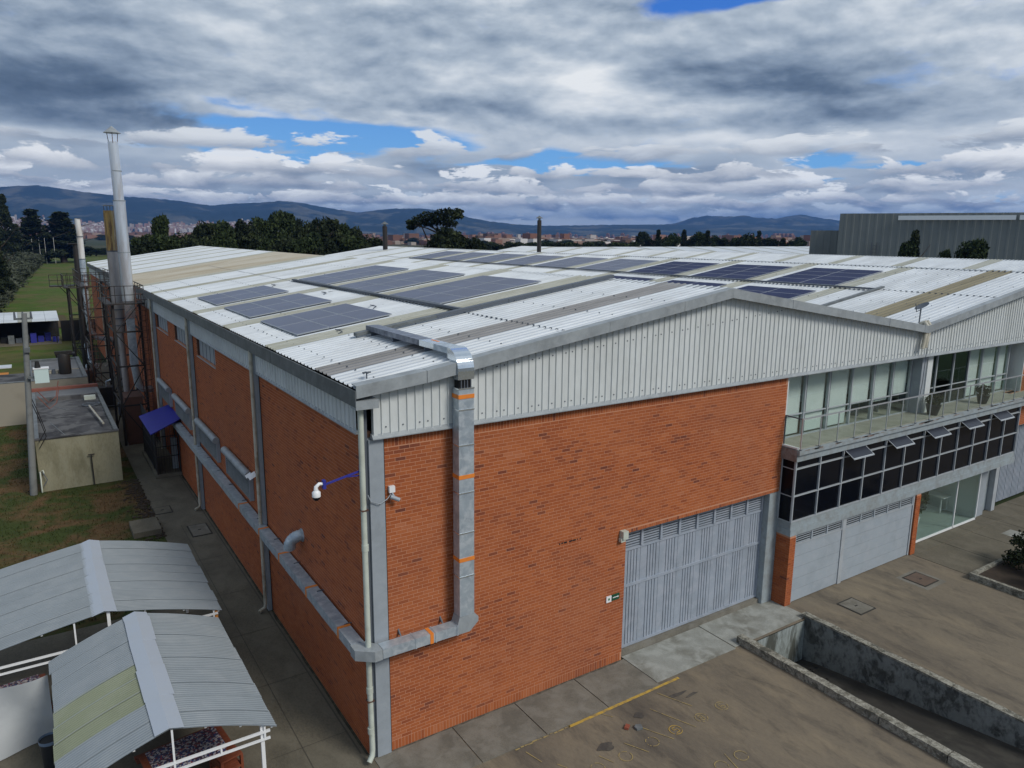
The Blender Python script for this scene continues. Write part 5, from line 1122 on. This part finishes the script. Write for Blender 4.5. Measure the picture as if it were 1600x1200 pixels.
for a in (.2, 1.8, 3.3, 4.9): MB().beam((.24 * math.cos(a), .24 * math.sin(a), 12.8), (.24 * math.cos(a), .24 * math.sin(a), 13.12), .03).build('cap_strut', M['groove'], cb_)
cc_ = empty('white_chimney', 'thin white chimney pipe standing behind the black mast', 'chimney', (-1.62, 54.5, 0))
ctube([('pipe_section', [(0, 0, 11.35), (-.05, 0, 12.72)], .20, 'whitestack'), ('pipe_section', [(0, 0, 9.6), (0, 0, 11.3)], .22, 'whitestack'), ('pipe_section', [(0, 0, 5.0), (0, 0, 9.55)], .22, 'galv')], cc_, (0, 0, 0)); ring(11.33, .27, cc_, (0, 0, 0), 'groove'); ring(12.72, .22, cc_, (0, 0, 0), 'groove'); ring(9.57, .25, cc_, (0, 0, 0), 'groove')
MB().tube([(0, 0, 5.0), (.0, .0, 4.0), (.5, .2, 3.2), (1.6, .3, 3.0)], .2, 12).build('flue_bend', M['galv'], cc_)
ms_ = empty('black_mast', 'black round steel mast with a flat plate at its top', 'mast', (-2.0, 57.0, 0)); MB().tube([(0, 0, 0), (.15, 0, 10.7)], [.26, .2], 12).build('shaft', M['blacksteel'], ms_); MB().box(-.4, .7, -.3, .3, 10.7, 10.78).build('top_plate', M['blacksteel'], ms_)
MB().tube([(.15, -.1, 2.5), (.3, -1.2, 1.2), (.6, -2.6, .9)], .18, 10).build('bend', M['galv'], ms_)
# a catwalk out to the left of the mast
cw = empty('catwalk', 'short railed steel catwalk sticking out left of the black mast', 'catwalk', (-3.1, 57, 7.3)); B(-.9, .9, -.6, .6, 0, .08).build('deck', M['blacksteel'], cw)
for z in (.5, .95): B(-.9, .9, -.6, -.57, z, z + .04).build('handrail', M['blacksteel'], cw); B(-.9, -.87, -.57, .57, z, z + .04).build('handrail', M['blacksteel'], cw)
for x in (-.88, -.3, .3, .85): B(x - .02, x + .02, -.6, -.57, .08, .98).build('rail_post', M['blacksteel'], cw)
MB().beam((.9, 0, .0), (-.5, 0, 0.0), .05).beam((1.0, 0, -1.6), (-.2, 0, 0), .05).build('brace', M['blacksteel'], cw)
# loose yard kit between the towers
for i, (x, y, w, d, h, m, lab) in enumerate(((-1.7, 41.5, .9, .8, 1.5, 'blacksteel', 'dark square machine on the path between the steel towers'), (-1.1, 38.6, .5, .5, .9, 'groove', 'small grey drum shaped machine near the tower foot'), (-2.2, 52.5, 1.0, 1.2, 1.0, 'brownsteel', 'rusty brown skid frame at the foot of the far tower'))):
    t = empty('machine', lab, 'machine', (x, y, 0)); B(-w / 2, w / 2, -d / 2, d / 2, .1, h).build('body', M[m], t); B(-w / 2 - .05, w / 2 + .05, -d / 2 - .05, d / 2 + .05, 0, .1).build('base', M['conc'], t); MB().tube([(0, 0, h), (0, 0, h + .35), (.3, 0, h + .45)], .07, 8).build('pipe', M['galv'], t)
t = tag(MB().tube([(-2.6, 37.9, .9), (-1.3, 37.7, .9)], .05, 8).build('low_pipe', M['blacksteel']), 'horizontal black pipe rail by the red parapet end', 'pipe')
t = tag(MB().prism([(-2.8, 54.0, 2.0), (-4.2, 54.3, 2.0), (-4.2, 55.2, 2.0), (-2.8, 55, 2.0)], (0, 0, .15)).box(-4.15, -4.0, 54.4, 54.6, 0, 2.0).box(-3.0, -2.85, 54.3, 54.5, 0, 2).build('gantry', M['blacksteel']), 'low black steel gantry behind the pale flat roof', 'gantry')
# ================================================================== CARPORT and dark screen
cp = empty('open_shed', 'long open shed with a pale patched roof full of bins and sacks', 'shed', (-7, 79, 0)); T = lambda o: setattr(o, 'location', (7, -79, 0)) or o
for k in range(9): x = -14 + k * 1.22; T(MB().prism([(x, 77.5, 2.45), (x + 1.2, 77.5, 2.45), (x + 1.2, 83.5, 2.95), (x, 83.5, 2.95)], (0, 0, .04)).build('roof_sheet', M['skylight' if k in (2, 6) else 'roof'], cp))
for k in range(5): x = -13.8 + k * 2.6; T(B(x - .06, x + .06, 77.7, 77.82, 0, 2.44).build('post', M['blacksteel'], cp))
T(B(-14, -3.0, 83.3, 83.5, 0, 2.8).build('back_wall', M['black'], cp)); T(B(-14, -3, 77, 83.3, -.0, .09).build('floor', M['conc'], cp))
for i in range(16):
    x = -13.4 + i * .66; m = ['membrane', 'skylight', 'groove', 'trimdark', 'binp', 'pvcold'][(i * 5) % 6]; hh = .5 + .5 * ((i * 7) % 5) / 4
    t = B(-.27, .27, -.3, .3, 0, hh).build('storage_bin', M[m if i < 12 else 'bluepaint'], loc=(x, 79.0 + .5 * (i % 3), .095)); tag(t, 'small bin or sack among the row stored under the open shed', 'bin', 'bins and sacks under the open shed')
t = tag(B(-2.6, 2.2, -.05, .05, 0, 2.3).build('dark_screen', M['black'], loc=(.2 - .5, 79, 0)), 'black mesh screen fence right of the open shed', 'screen')
# ================================================================== FAR BUILDINGS
fb = empty('grey_warehouse', 'large grey ribbed warehouse standing beyond the roofs on the right', 'warehouse', (94.7, 52.1, 0))
def wall_ribs(p0, p1, z0, z1, parent, nm, m, pitch=1.0):
    p0 = np.array(p0, float); p1 = np.array(p1, float); L_ = np.linalg.norm(p1 - p0); d = (p1 - p0) / L_; nrm = np.array((d[1], -d[0])); n = int(L_ / pitch); vs = []
    for k in range(n):
        for q, o_ in ((0, 0), (.6, 0), (.68, .035), (.92, .035)): pt_ = p0 + d * (k + q) * pitch + nrm * o_; vs += [(*pt_, z0), (*pt_, z1)]
    vs += [(*p1, z0), (*p1, z1)]; N_ = len(vs) // 2
    o = MB().add(vs, [(2 * i, 2 * i + 2, 2 * i + 3, 2 * i + 1) for i in range(N_ - 1)]).build(nm, M[m], parent); o.location = (-94.7, -52.1, 0); return o
D2 = (np.array((105.2, 32.4)) - np.array((94.7, 52.1))) / 120 * 1.0
A0 = np.array((94.7, 52.1)); dd_ = (np.array((105.3, 31.9)) - A0); dd_ /= np.linalg.norm(dd_); nn_ = np.array((-dd_[1], dd_[0]))
E0 = A0 + dd_ * 60; wall_ribs(A0, E0, 0, 15.3, fb, 'ribbed_wall', 'farclad'); wall_ribs(A0 + nn_ * 40, A0, 0, 15.3, fb, 'ribbed_wall', 'farclad')
q = [A0, E0, E0 + nn_ * 40, A0 + nn_ * 40]; o = MB().poly([(*p_, 15.25) for p_ in q]).build('roof', M['membrane2'], fb); o.location = (-94.7, -52.1, 0)
for a_, b_ in ((7.6, 21.4), (21.8, 35.6), (36, 50)):
    p_, r_ = A0 + dd_ * a_ - nn_ * .3, A0 + dd_ * b_ - nn_ * .3; o = MB().prism([(*p_, 14.35), (*r_, 14.35), (*r_, 14.95), (*p_, 14.95)], (*(-nn_ * .15), 0)).build('light_band', M['skylstrip'], fb); o.location = (-94.7, -52.1, 0)
p_ = A0 + dd_ * 4.6 - nn_ * .25; ld = MB().beam((*p_, 8), (*p_, 11.3), .08).beam((*(p_ + dd_ * .7), 8), (*(p_ + dd_ * .7), 11.3), .08).build('ladder', M['groove'], fb); ld.location = (-94.7, -52.1, 0)
for z in np.arange(8.3, 11.2, .5): MB().beam((*p_, z), (*(p_ + dd_ * .7), z), .05).build('rung', M['groove'], ld)
A1 = A0 - dd_ * 4.6 - nn_ * -6; wall_ribs(A1, A0 + nn_ * 6 + dd_ * 1, 0, 12.95, fb, 'lower_wall', 'farclad'); q = [A1, A0 + nn_ * 6 + dd_, A0 + nn_ * 30 + dd_, A1 + nn_ * 24]; o = MB().poly([(*p_, 12.9) for p_ in q]).build('lower_roof', M['membrane2'], fb); o.location = (-94.7, -52.1, 0)
# third hall with its roof slope facing the camera
hb3 = empty('rear_hall', 'white roofed hall lying behind the long warehouse roofs', 'hall', (72, 95, 0)); T = lambda o: setattr(o, 'location', (-72, -95, 0)) or o
r0, r1 = np.array((64.0, 92.5)), np.array((158.0, 99.0)); zr_ = 9.85; d3 = (r1 - r0) / np.linalg.norm(r1 - r0); n3 = np.array((d3[1], -d3[0]))
L3 = np.linalg.norm(r1 - r0); k = 0.; i = 0
while k < L3 - .1:
    w_ = 6.6 if i % 2 == 0 else 1.1; a_, b_ = k, min(k + w_, L3); P0, P1 = r0 + d3 * a_, r0 + d3 * (b_ - .02); sh = 26
    T(MB().quad((*(P0 + n3 * sh), zr_ - sh * .12), (*(P1 + n3 * sh), zr_ - sh * .12), (*P1, zr_), (*P0, zr_)).build('roof_sheet' if i % 2 == 0 else 'skylight_sheet', M['roof' if i % 2 == 0 else 'skylight'], hb3)); k = b_; i += 1
T(MB().quad((*r0, zr_), (*r1, zr_), (*(r1 - n3 * 20), zr_ - 3), (*(r0 - n3 * 20), zr_ - 3)).build('roof_slope', M['roof'], hb3))
T(MB().poly([(*(r0 + n3 * 26), 0), (*(r0 - n3 * 20), 0), (*(r0 - n3 * 20), zr_ - 3), (*r0, zr_ - .02), (*(r0 + n3 * 26), zr_ - 3.12)]).build('gable_wall', M['clad'], hb3))
# roof stacks beyond the far end
def dirpos(px_, py_, d):
    v_ = WW + RR * ((px_ - 800) / 1151.8) - UU * ((py_ - 600) / 1151.8); v_ = v_ / math.hypot(v_[0], v_[1]); return CAM + v_ * d
for px_, py_, d, r_, lab in ((601, 346, 88, .28, 'black roof stack with a flat cap left of the umbrella tree'), (843, 337, 92, .26, 'black roof stack with a pointed cap right of the umbrella tree')):
    p = dirpos(px_, py_, d); t = empty('roof_stack', lab, 'chimney', (p[0], p[1], 0)); MB().tube([(0, 0, 6), (0, 0, p[2] - .55)], r_, 10).build('pipe', M['blacksteel'], t); MB().tube([(0, 0, p[2] - .55), (0, 0, p[2] - .3)], r_ * .6, 10).build('neck', M['trimdark'], t); MB().tube([(0, 0, p[2] - .32), (0, 0, p[2])], [r_ * 1.7, .03], 10).build('cap', M['trimdark'], t)

# ================================================================== VEGETATION
def crown_mesh(name, clumps, leaf, nper, m, sd):
    r = np.random.default_rng(sd); C_ = []; T_ = []
    for (cx, cy, cz, rx, ry, rz) in clumps:
        d = r.normal(size=(nper, 3)); d /= np.linalg.norm(d, axis=1)[:, None]; rad = r.random(nper) ** .38; C_.append(d * rad[:, None] * (rx, ry, rz) + (cx, cy, cz)); T_.append(np.clip(r.normal(r.uniform(.25, .75), .18, nper), 0, 1))
    v, f, _ = leafquads(np.concatenate(C_), leaf, r); return np_mesh(name, v, f, M[m], np.concatenate(T_))
def round_clumps(h, w, n, sd, base=.3, conic=0.):
    r = np.random.default_rng(sd); out = []
    for _ in range(n):
        z = base + (1 - base) * r.random(); tz = (z - base) / (1 - base); maxr = w * (1 - conic * tz) * (math.sin(PI * min(1, .18 + tz * .8)) ** .5 if not conic else (1 - tz * .85)); a = r.random() * 2 * PI; q = maxr * r.random() ** .5 * .8; s_ = w * r.uniform(.22, .42) * (1 - .5 * conic * tz); out.append((q * math.cos(a), q * math.sin(a), z * h - s_ * .5, s_, s_, s_ * .8))
    return out
def trunk_mesh(h, r_, sd):
    r = np.random.default_rng(sd); mb = MB(); mb.tube([(0, 0, 0), (r.uniform(-.2, .2), r.uniform(-.2, .2), h * .45), (r.uniform(-.3, .3), r.uniform(-.3, .3), h * .9)], [r_, r_ * .7, r_ * .2], 7)
    for _ in range(5): z = h * r.uniform(.3, .7); a = r.random() * 6.3; l_ = h * r.uniform(.15, .28); mb.tube([(0, 0, z), (l_ * .5 * math.cos(a), l_ * .5 * math.sin(a), z + l_ * .4), (l_ * math.cos(a), l_ * math.sin(a), z + l_ * .9)], [r_ * .4, r_ * .25, r_ * .08], 5)
    return mb.mesh('trunk', M['bark'])
TP = []
for k in range(5):
    TP.append((crown_mesh('crown', round_clumps(10, 3.4, 34, 40 + k), .24, 230, ('leafdark', 'leafmid', 'leafdark', 'leafmid', 'leafdark')[k], 60 + k), trunk_mesh(10, .3, k)))
CP_ = [(crown_mesh('crown', round_clumps(14, 3.2, 60, 80 + k, .12, .75), .24, 170, 'leafdark', 90 + k), trunk_mesh(14, .3, 20 + k)) for k in range(2)]
def tree(proto, x, y, h, w, label, group=None, cat='tree', nm='tree', base_h=10., z=0, rz=None):
    t = empty(nm, label, cat, (x, y, z), group, random.random() * 6.3 if rz is None else rz); s_ = h / base_h; t.scale = (w, w, s_)
    put('crown', proto[0], t); put('trunk', proto[1], t); return t
# the dark wood behind the far end of the roof: silhouette heights read off the photograph
prof_px = [(225, 372, 1), (250, 341, 3), (275, 362, 1), (300, 356, 1), (322, 352, 2), (345, 350, 1), (365, 344, 2), (385, 349, 1), (408, 345, 2), (428, 338, 1), (445, 334, 1), (462, 342, 2), (480, 345, 1), (498, 342, 1), (516, 346, 2), (533, 354, 1), (552, 360, 1), (570, 366, 1)]
for i, (px_, py_, kk) in enumerate(prof_px):
    d = 118 + (i * 37 % 34); p = dirpos(px_, py_, d); pr = TP[(i * 3 + kk) % 5]
    tree(pr, p[0], p[1], p[2] + .3, .62 if px_ == 250 else random.uniform(.85, 1.1), 'slender round topped tree rising alone behind the near end of the hedge of trees' if px_ == 250 else 'dark bushy tree in the wood behind the far end of the roof', None if px_ == 250 else 'trees of the dark wood behind the roof')
for i in range(26):
    px_ = 215 + i * 14.5; p = dirpos(px_, 372 + 5 * math.sin(i * 1.9), 104 + (i * 29 % 20)); tree(TP[(i * 2) % 5], p[0], p[1], p[2], random.uniform(.8, 1.0), 'dark bushy tree in the wood behind the far end of the roof', 'trees of the dark wood behind the roof')
# umbrella tree and the dense dark tree below it
ut = dirpos(672, 330, 112); r = np.random.default_rng(5); cl = []
def pt(px_, py_, dd=0): return dirpos(px_, py_, 112 + dd)
u0 = pt(668, 400); t = empty('umbrella_tree', 'umbrella shaped tree with a flat open crown and bare stems against the sky', 'tree', (u0[0], u0[1], 0)); off = np.array((u0[0], u0[1], 0))
for (a, b, s_) in ((645, 349, 1.0), (655, 343, 1.3), (668, 338, 1.4), (680, 338, 1.4), (690, 333, 1.2), (703, 332, 1.4), (714, 331, 1.1), (716, 338, .8), (700, 341, 1.3), (643, 355, .8), (660, 350, 1.1), (690, 345, 1.4), (676, 347, 1.2), (705, 350, 1.2), (641, 347, .7)):
    p = pt(a, b, r.uniform(-2, 2)) - off; cl.append((p[0], p[1], p[2], s_ * 1.0, s_ * 1.0, s_ * .50))
put('crown', crown_mesh('crown', cl, .22, 190, 'leafdark', 7), t)
tm = MB(); base = pt(690, 400) - off; base[2] = 0
f1 = pt(688, 366) - off; tm.tube([base, f1], [.35, .25], 8)
for (a, b) in ((648, 352), (662, 345), (676, 342), (700, 338), (712, 336), (668, 352)): p = pt(a, b) - off; mid = (f1 + p) / 2 + (0, 0, .2); tm.tube([f1, mid, p], [.16, .1, .05], 6)
f2 = pt(668, 375) - off; tm.tube([pt(668, 395) - off, f2, pt(660, 356) - off, pt(652, 348) - off], [.14, .12, .09, .05], 6)
tm.build('trunk', M['bark'], t)
for (a, b, d, w_) in ((700, 352, 106, 1.35), (718, 358, 103, 1.15), (684, 362, 104, 1.0), (735, 369, 104, .9)): p = dirpos(a, b, d); tree(TP[0 if a != 718 else 2], p[0], p[1], p[2], w_, {700: 'widest dense dark tree right under the umbrella tree', 718: 'dense dark tree just right of the umbrella tree', 684: 'dense dark tree low and left under the umbrella tree', 735: 'lowest dense bush like tree right of the umbrella tree'}[a])
# small trees right of it along the horizon
for i in range(40):
    px_ = 755 + i * 13 + random.uniform(-4, 4)
    if px_ > 1262: break
    top = 379 if px_ < 990 else (364 + 5 * math.sin(i * 2.3) if px_ < 1130 else (361 if 1160 < px_ < 1195 else 372)); d = 230 + (i * 47 % 60)
    p = dirpos(px_, top, d); tree(CP_[i % 2] if px_ > 990 and i % 3 == 0 else TP[i % 5], p[0], p[1], p[2], 1.15 if px_ > 990 else 1.5, 'dark tree in the low row along the horizon before the town', 'trees in the row before the town', base_h=14 if px_ > 990 and i % 3 == 0 else 10)
for (a, b, d, w_, lab) in ((1432, 360, 96, .62, 'pointed dark tree in front of the grey ribbed warehouse'), (1420, 377, 96, .5, 'low dark bush left against the pointed tree by the ribbed warehouse'), (1525, 376, 96, .75, 'wide thin bush in front of the grey warehouse at the right'), (1478, 392, 97, .35, 'smallest bush between the two trees before the grey warehouse')):
    p = dirpos(a, b, d); tree(CP_[0] if a == 1432 else TP[1], p[0], p[1], p[2], w_, lab, base_h=14 if a == 1432 else 10)
# left side conifers
for (a, b, d, w_, lab) in ((2, 304, 300, 1.7, 'tallest conifer at the left edge of the meadow'), (47, 327, 335, 3.6, 'dark conifer second from the left edge'), (92, 331, 340, 4.3, 'broad dark conifer near the white poles'), (70, 352, 345, 1.6, 'small conifer between the two broad ones'), (22, 350, 320, 1.8, 'short conifer close to the tallest one at the left edge'), (112, 350, 350, 1.6, 'slim conifer right of the broad dark conifer')):
    p = dirpos(a, b, d); tree(CP_[(a // 2) % 2], p[0], p[1], p[2], w_, lab, base_h=14)
p = dirpos(-16, 330, 150); tree(CP_[1], p[0], p[1], p[2], .85, 'big dark conifer cut by the left picture edge above the hedge', base_h=14)
# scattered field trees behind the meadow
for i in range(26):
    px_ = 110 + i * 6.5; d = 420 + (i * 61 % 90); p = dirpos(px_, 392 - 5 * abs(math.sin(i * 1.7)) - (6 if px_ > 190 else 0), d); tree(TP[i % 5], p[0], p[1], max(3.0, p[2]), 1.5, 'low tree in the loose row at the far end of the meadow', 'low trees at the far end of the meadow')
# hedge rows of olive bushes
hm = [crown_mesh('foliage', [(r.uniform(-1, 1), r.uniform(-1, 1), r.uniform(.5, 1.3), .9, .9, .7) for _ in range(9)], .13, 260, 'leafhedge', 30 + k) for k in range(3)]
for row in range(3):
    for i in range(26):
        u = (i + random.uniform(-.2, .2)) / 25; a = np.array((-10.2, 104.)); b = np.array((-2.2, 330.)); p = a + (b - a) * u ** 1.6; p = p + np.array((-2.6 - (1.6 + 6.5 * u) * row * .8, 0)); s_ = 1.25 + 1.4 * u
        o = put('hedge_bush', hm[(i + row) % 3], None, (p[0], p[1], 0)); o.scale = (s_, s_ * 1.5, s_ * 1.05); o.rotation_euler = (0, 0, random.random() * 6); tag(o, 'rounded olive green bush in the long hedge rows on the meadow', 'bush', 'bushes of the hedge rows')
# poles in the far meadow
for i, (a, b0, b1) in enumerate(((33, 372, 401), (49, 373, 399), (60, 371, 397), (69, 372, 397), (83, 371, 396))):
    d = 330; p = dirpos(a, b0, d); t = MB().tube([(0, 0, 0), (0, 0, p[2])], .06, 6).build('white_pole', M['whitestack'], loc=(p[0], p[1], 0)); tag(t, 'tall thin white pole standing in the row before the conifers', 'pole', 'white poles before the conifers')
# grass tufts on the lawn
gv = []; n = 26000; gx_ = rng.uniform(-16, -1.98, n); gy_ = 10.3 + (39 - 10.3) * rng.random(n) ** 1.3; keep = ~((gx_ > -6.0) & (gx_ < -2.5) & (gy_ > 24.4) & (gy_ < 39)) & ~((gx_ > -3.05) & (gx_ < -1.95) & (gy_ > 16.4) & (gy_ < 18)); gx_, gy_ = gx_[keep], gy_[keep]; n = len(gx_)
a = rng.random(n) * 2 * PI; w_ = rng.uniform(.012, .03, n); hh = rng.uniform(.03, .10, n); lx = rng.normal(0, .03, n); ly = rng.normal(0, .03, n)
v = np.stack([np.stack([gx_ - w_ * np.cos(a), gy_ - w_ * np.sin(a), np.full(n, -.02)], 1), np.stack([gx_ + w_ * np.cos(a), gy_ + w_ * np.sin(a), np.full(n, -.02)], 1), np.stack([gx_ + lx, gy_ + ly, hh], 1)], 1).reshape(-1, 3)
o = put('grass', np_mesh('grass', v, np.arange(3 * n).reshape(-1, 3), M['lawn'])); o['kind'] = 'stuff'; tag(o, 'short worn grass tufts growing over the lawn', 'grass'); 
# planter shrubs
for i, (x, y, s_) in enumerate(((23.6, -3.55, 1.0), (22.8, -5.0, 1.1), (24.4, -4.6, 1.2))):
    r_ = np.random.default_rng(70 + i); cl_ = [(r_.uniform(-.7, .7) * s_, r_.uniform(-.7, .7) * s_, r_.uniform(.2, .95) * s_, r_.uniform(.18, .4), r_.uniform(.18, .4), r_.uniform(.15, .4)) for _ in range(16)]
    o = put('shrub', crown_mesh('foliage', cl_, .055, 190, 'leafmid' if i == 1 else 'leafdark', 80 + i), None, (x, y, .1)); tag(o, ['dark shrub at the lobby end of the planter bed', 'dark shrub at the yard side of the planter bed', 'dark shrub deepest in the planter bed'][i], 'shrub')
# dry debris on the soil strip beside the lawn
dm = MB()
for _ in range(500):
    x, y, s_ = -2.0 - abs(random.gauss(0, .35)), random.uniform(16, 24.3), random.uniform(.02, .07); dm.box(x, x + s_ * 2, y, y + s_, -.015, s_ * .6, 0, random.random())
o = dm.build('dry_litter', M['bark']); o['kind'] = 'stuff'; tag(o, 'dry leaves and twigs along the edge of the side path', 'litter')

# ================================================================== TOWN AND MOUNTAINS
def azpos(az_, d): a_ = math.radians(az_); return CAM[0] + d * math.sin(a_), CAM[1] + d * math.cos(a_)
bx = []; tn = []
for _ in range(5200):
    az_ = rng.uniform(-6, 58); d = rng.uniform(900, 2900) if az_ > 19 else rng.uniform(1500, 3300); x, y = azpos(az_, d); w_ = rng.uniform(6, 16) * (1 if az_ > 19 else 1.5); h_ = rng.uniform(3, 7.5) if rng.random() < .93 else rng.uniform(10, 16)
    bx.append((x, x + w_, y, y + w_ * rng.uniform(.6, 1.6), 0, h_)); tn.append(rng.random() if az_ > 19 else rng.random() * .8)
for _ in range(3200):
    az_ = rng.uniform(30, 57); d = rng.uniform(750, 2300); x, y = azpos(az_, d); w_ = rng.uniform(6, 15); bx.append((x, x + w_, y, y + w_ * rng.uniform(.6, 1.4), 0, rng.uniform(4, 9.5))); tn.append(min(1, rng.random() * 1.15))
o = put('town_houses', boxes_mesh('town_houses', bx, M['housebrick'], np.array(tn))); o['kind'] = 'stuff'; tag(o, 'dense terracotta and white town spread along the horizon', 'town')
bx = []; tn = []
for az0, e0, e1, sa in ((-.5, .25, 1.0, 2.2), (4.2, .1, .7, 1.2), (8.5, .2, .75, 1.6), (11.2, .25, .8, .8), (14.2, .3, 1.0, 1.6), (2, -.1, .3, 3)):
    for _ in range(300):
        az_ = az0 + rng.normal(0, sa * .6); u = abs(rng.normal(0, .45)); el_ = e0 + (e1 - e0) * max(0, 1 - u * 1.4) * rng.random(); d = 3650 + 330 * el_; x, y = azpos(az_, d); z = CAM[2] + d * math.tan(math.radians(el_)); s_ = rng.uniform(6, 15); bx.append((x, x + s_, y, y + s_, z - 40, z + rng.uniform(2, 10))); tn.append(rng.uniform(.55, 1))
o = put('hillside_town', boxes_mesh('hillside_town', bx, M['housebrick'], np.array(tn))); o['kind'] = 'stuff'; tag(o, 'pale hillside districts climbing the foot of the mountains', 'town')
tmesh = {}
for i in range(64):
    az_ = 28 + i * .40 + rng.uniform(-.1, .1); d = 2950 + 500 * rng.random(); x, y = azpos(az_, d); hh_ = int(rng.integers(2, 5)); 
    if hh_ not in tmesh: tmesh[hh_] = boxes_mesh('apartment_block', [(0, 17, 0, 14, 0, hh_ * 6.0), (3, 14, 3, 11, hh_ * 6.0, hh_ * 6.0 + 4)], M['housebrick'], np.array([.22, .55]))
    o = put('apartment_block', tmesh[hh_], None, (x, y, 0)); o.rotation_euler = (0, 0, rng.random()); tag(o, 'far brown apartment block in the skyline row over the town', 'apartment block', 'apartment blocks over the town')
for i in range(5): x, y = azpos(52.4 + i * .28, 2600); o = put('apartment_block', tmesh[4], None, (x, y, 0)); tag(o, 'pale apartment tower in the cluster left of the grey warehouse', 'apartment block', 'towers by the grey warehouse')
# wooded plain strips before the town
for i in range(90):
    az_ = rng.uniform(-3, 56); d = rng.uniform(520, 1500); x, y = azpos(az_, d); t = put('tree_clump', TP[i % 5][0], None, (x, y, -3)); t.scale = (3.2, 3.2, 1.15); tag(t, 'dark clump of trees on the plain between roofs and town', 'tree clump', 'tree clumps on the far plain')
ridge = [(-30, 2.2), (-12, 2.5), (-5, 2.7), (-.8, 2.80), (1.2, 2.92), (3.7, 2.66), (6.3, 2.38), (9.0, 2.26), (11.4, 1.95), (12.6, 2.05), (14.4, 2.15), (16.2, 2.40), (17.6, 2.25), (18.9, 2.02), (21.6, 1.68), (23.0, 1.85), (24.4, 1.98), (26.2, 2.0), (27.3, 1.92), (29.2, 1.5), (31.2, 1.12), (33.5, .9), (35.5, .82), (40, .92), (45, .95), (80, .9)]
ridge2 = [(-40, .2), (30, .2), (40, .7), (43.5, .85), (45.3, 1.0), (46.4, 1.4), (47.4, 1.55), (50, 1.64), (52.3, 1.45), (54, 1.72), (55.3, 1.5), (56.6, 1.28), (60, 1.35), (66, 1.7), (80, 1.4), (100, 1.2)]
from mathutils import noise as mn
def range_mesh(name, tab, r0_, rpk, r1_, label, a0=-30, a1=78, na=620, nr=46):
    A_ = np.linspace(a0, a1, na); E_ = np.interp(A_, [t_[0] for t_ in tab], [t_[1] for t_ in tab]); vs = []; 
    for j in range(nr):
        u = j / (nr - 1); rr_ = r0_ + (r1_ - r0_) * u; s_ = (rr_ - r0_) / (rpk - r0_) if rr_ < rpk else 1 - (rr_ - rpk) / (r1_ - rpk) * .8
        for i in range(na):
            x, y = azpos(A_[i], rr_); pk = math.tan(math.radians(E_[i] + .05 * mn.noise(Vector((A_[i] * 3.1, 0, 3))))) * rpk + CAM[2]; n_ = mn.fractal(Vector((x * .0019, y * .0019, 0)), .9, 2.1, 6); rd = 1 - abs(mn.fractal(Vector((x * .0011 + 5, y * .0011, 2)), .9, 2.1, 5)) * 1.6
            s2 = max(0, s_); h_ = pk * (s2 ** 1.15) * (1 + (.6 * n_ + .5 * (rd - .7)) * (1 - s2) ** .6 * min(1, s2 * 5)); vs.append((x, y, h_ - 6 * (1 - s2)))
    fs = [(j * na + i, j * na + i + 1, (j + 1) * na + i + 1, (j + 1) * na + i) for j in range(nr - 1) for i in range(na - 1)]
    o = put(name, np_mesh(name, vs, [f[::-1] for f in fs], M['mount'])); o['kind'] = 'structure'; o.data.polygons.foreach_set('use_smooth', [True] * len(o.data.polygons)); return o
range_mesh('mountains', ridge, 3500, 5300, 5800, '')
range_mesh('hills', ridge2, 4300, 6300, 6900, '', 26, 78, 300, 30)
# ================================================================== AIR
hz = B(-6000, 14500, -600, 13500, -1.6 - 1.0, 720).build('haze', None) if False else None
mh = bpy.data.materials.new('haze'); mh.use_nodes = True; nt = mh.node_tree; nt.nodes.clear()
pvn = nt.nodes.new('ShaderNodeVolumePrincipled'); pvn.inputs['Color'].default_value = (.18, .42, 1.0, 1); pvn.inputs['Density'].default_value = .00009; pvn.inputs['Anisotropy'].default_value = .2
oo = nt.nodes.new('ShaderNodeOutputMaterial'); nt.links.new(pvn.outputs[0], oo.inputs['Volume'])
hz = B(-7500, 7500, -7500, 7500, -4, 300).build('haze', mh, kind='stuff')
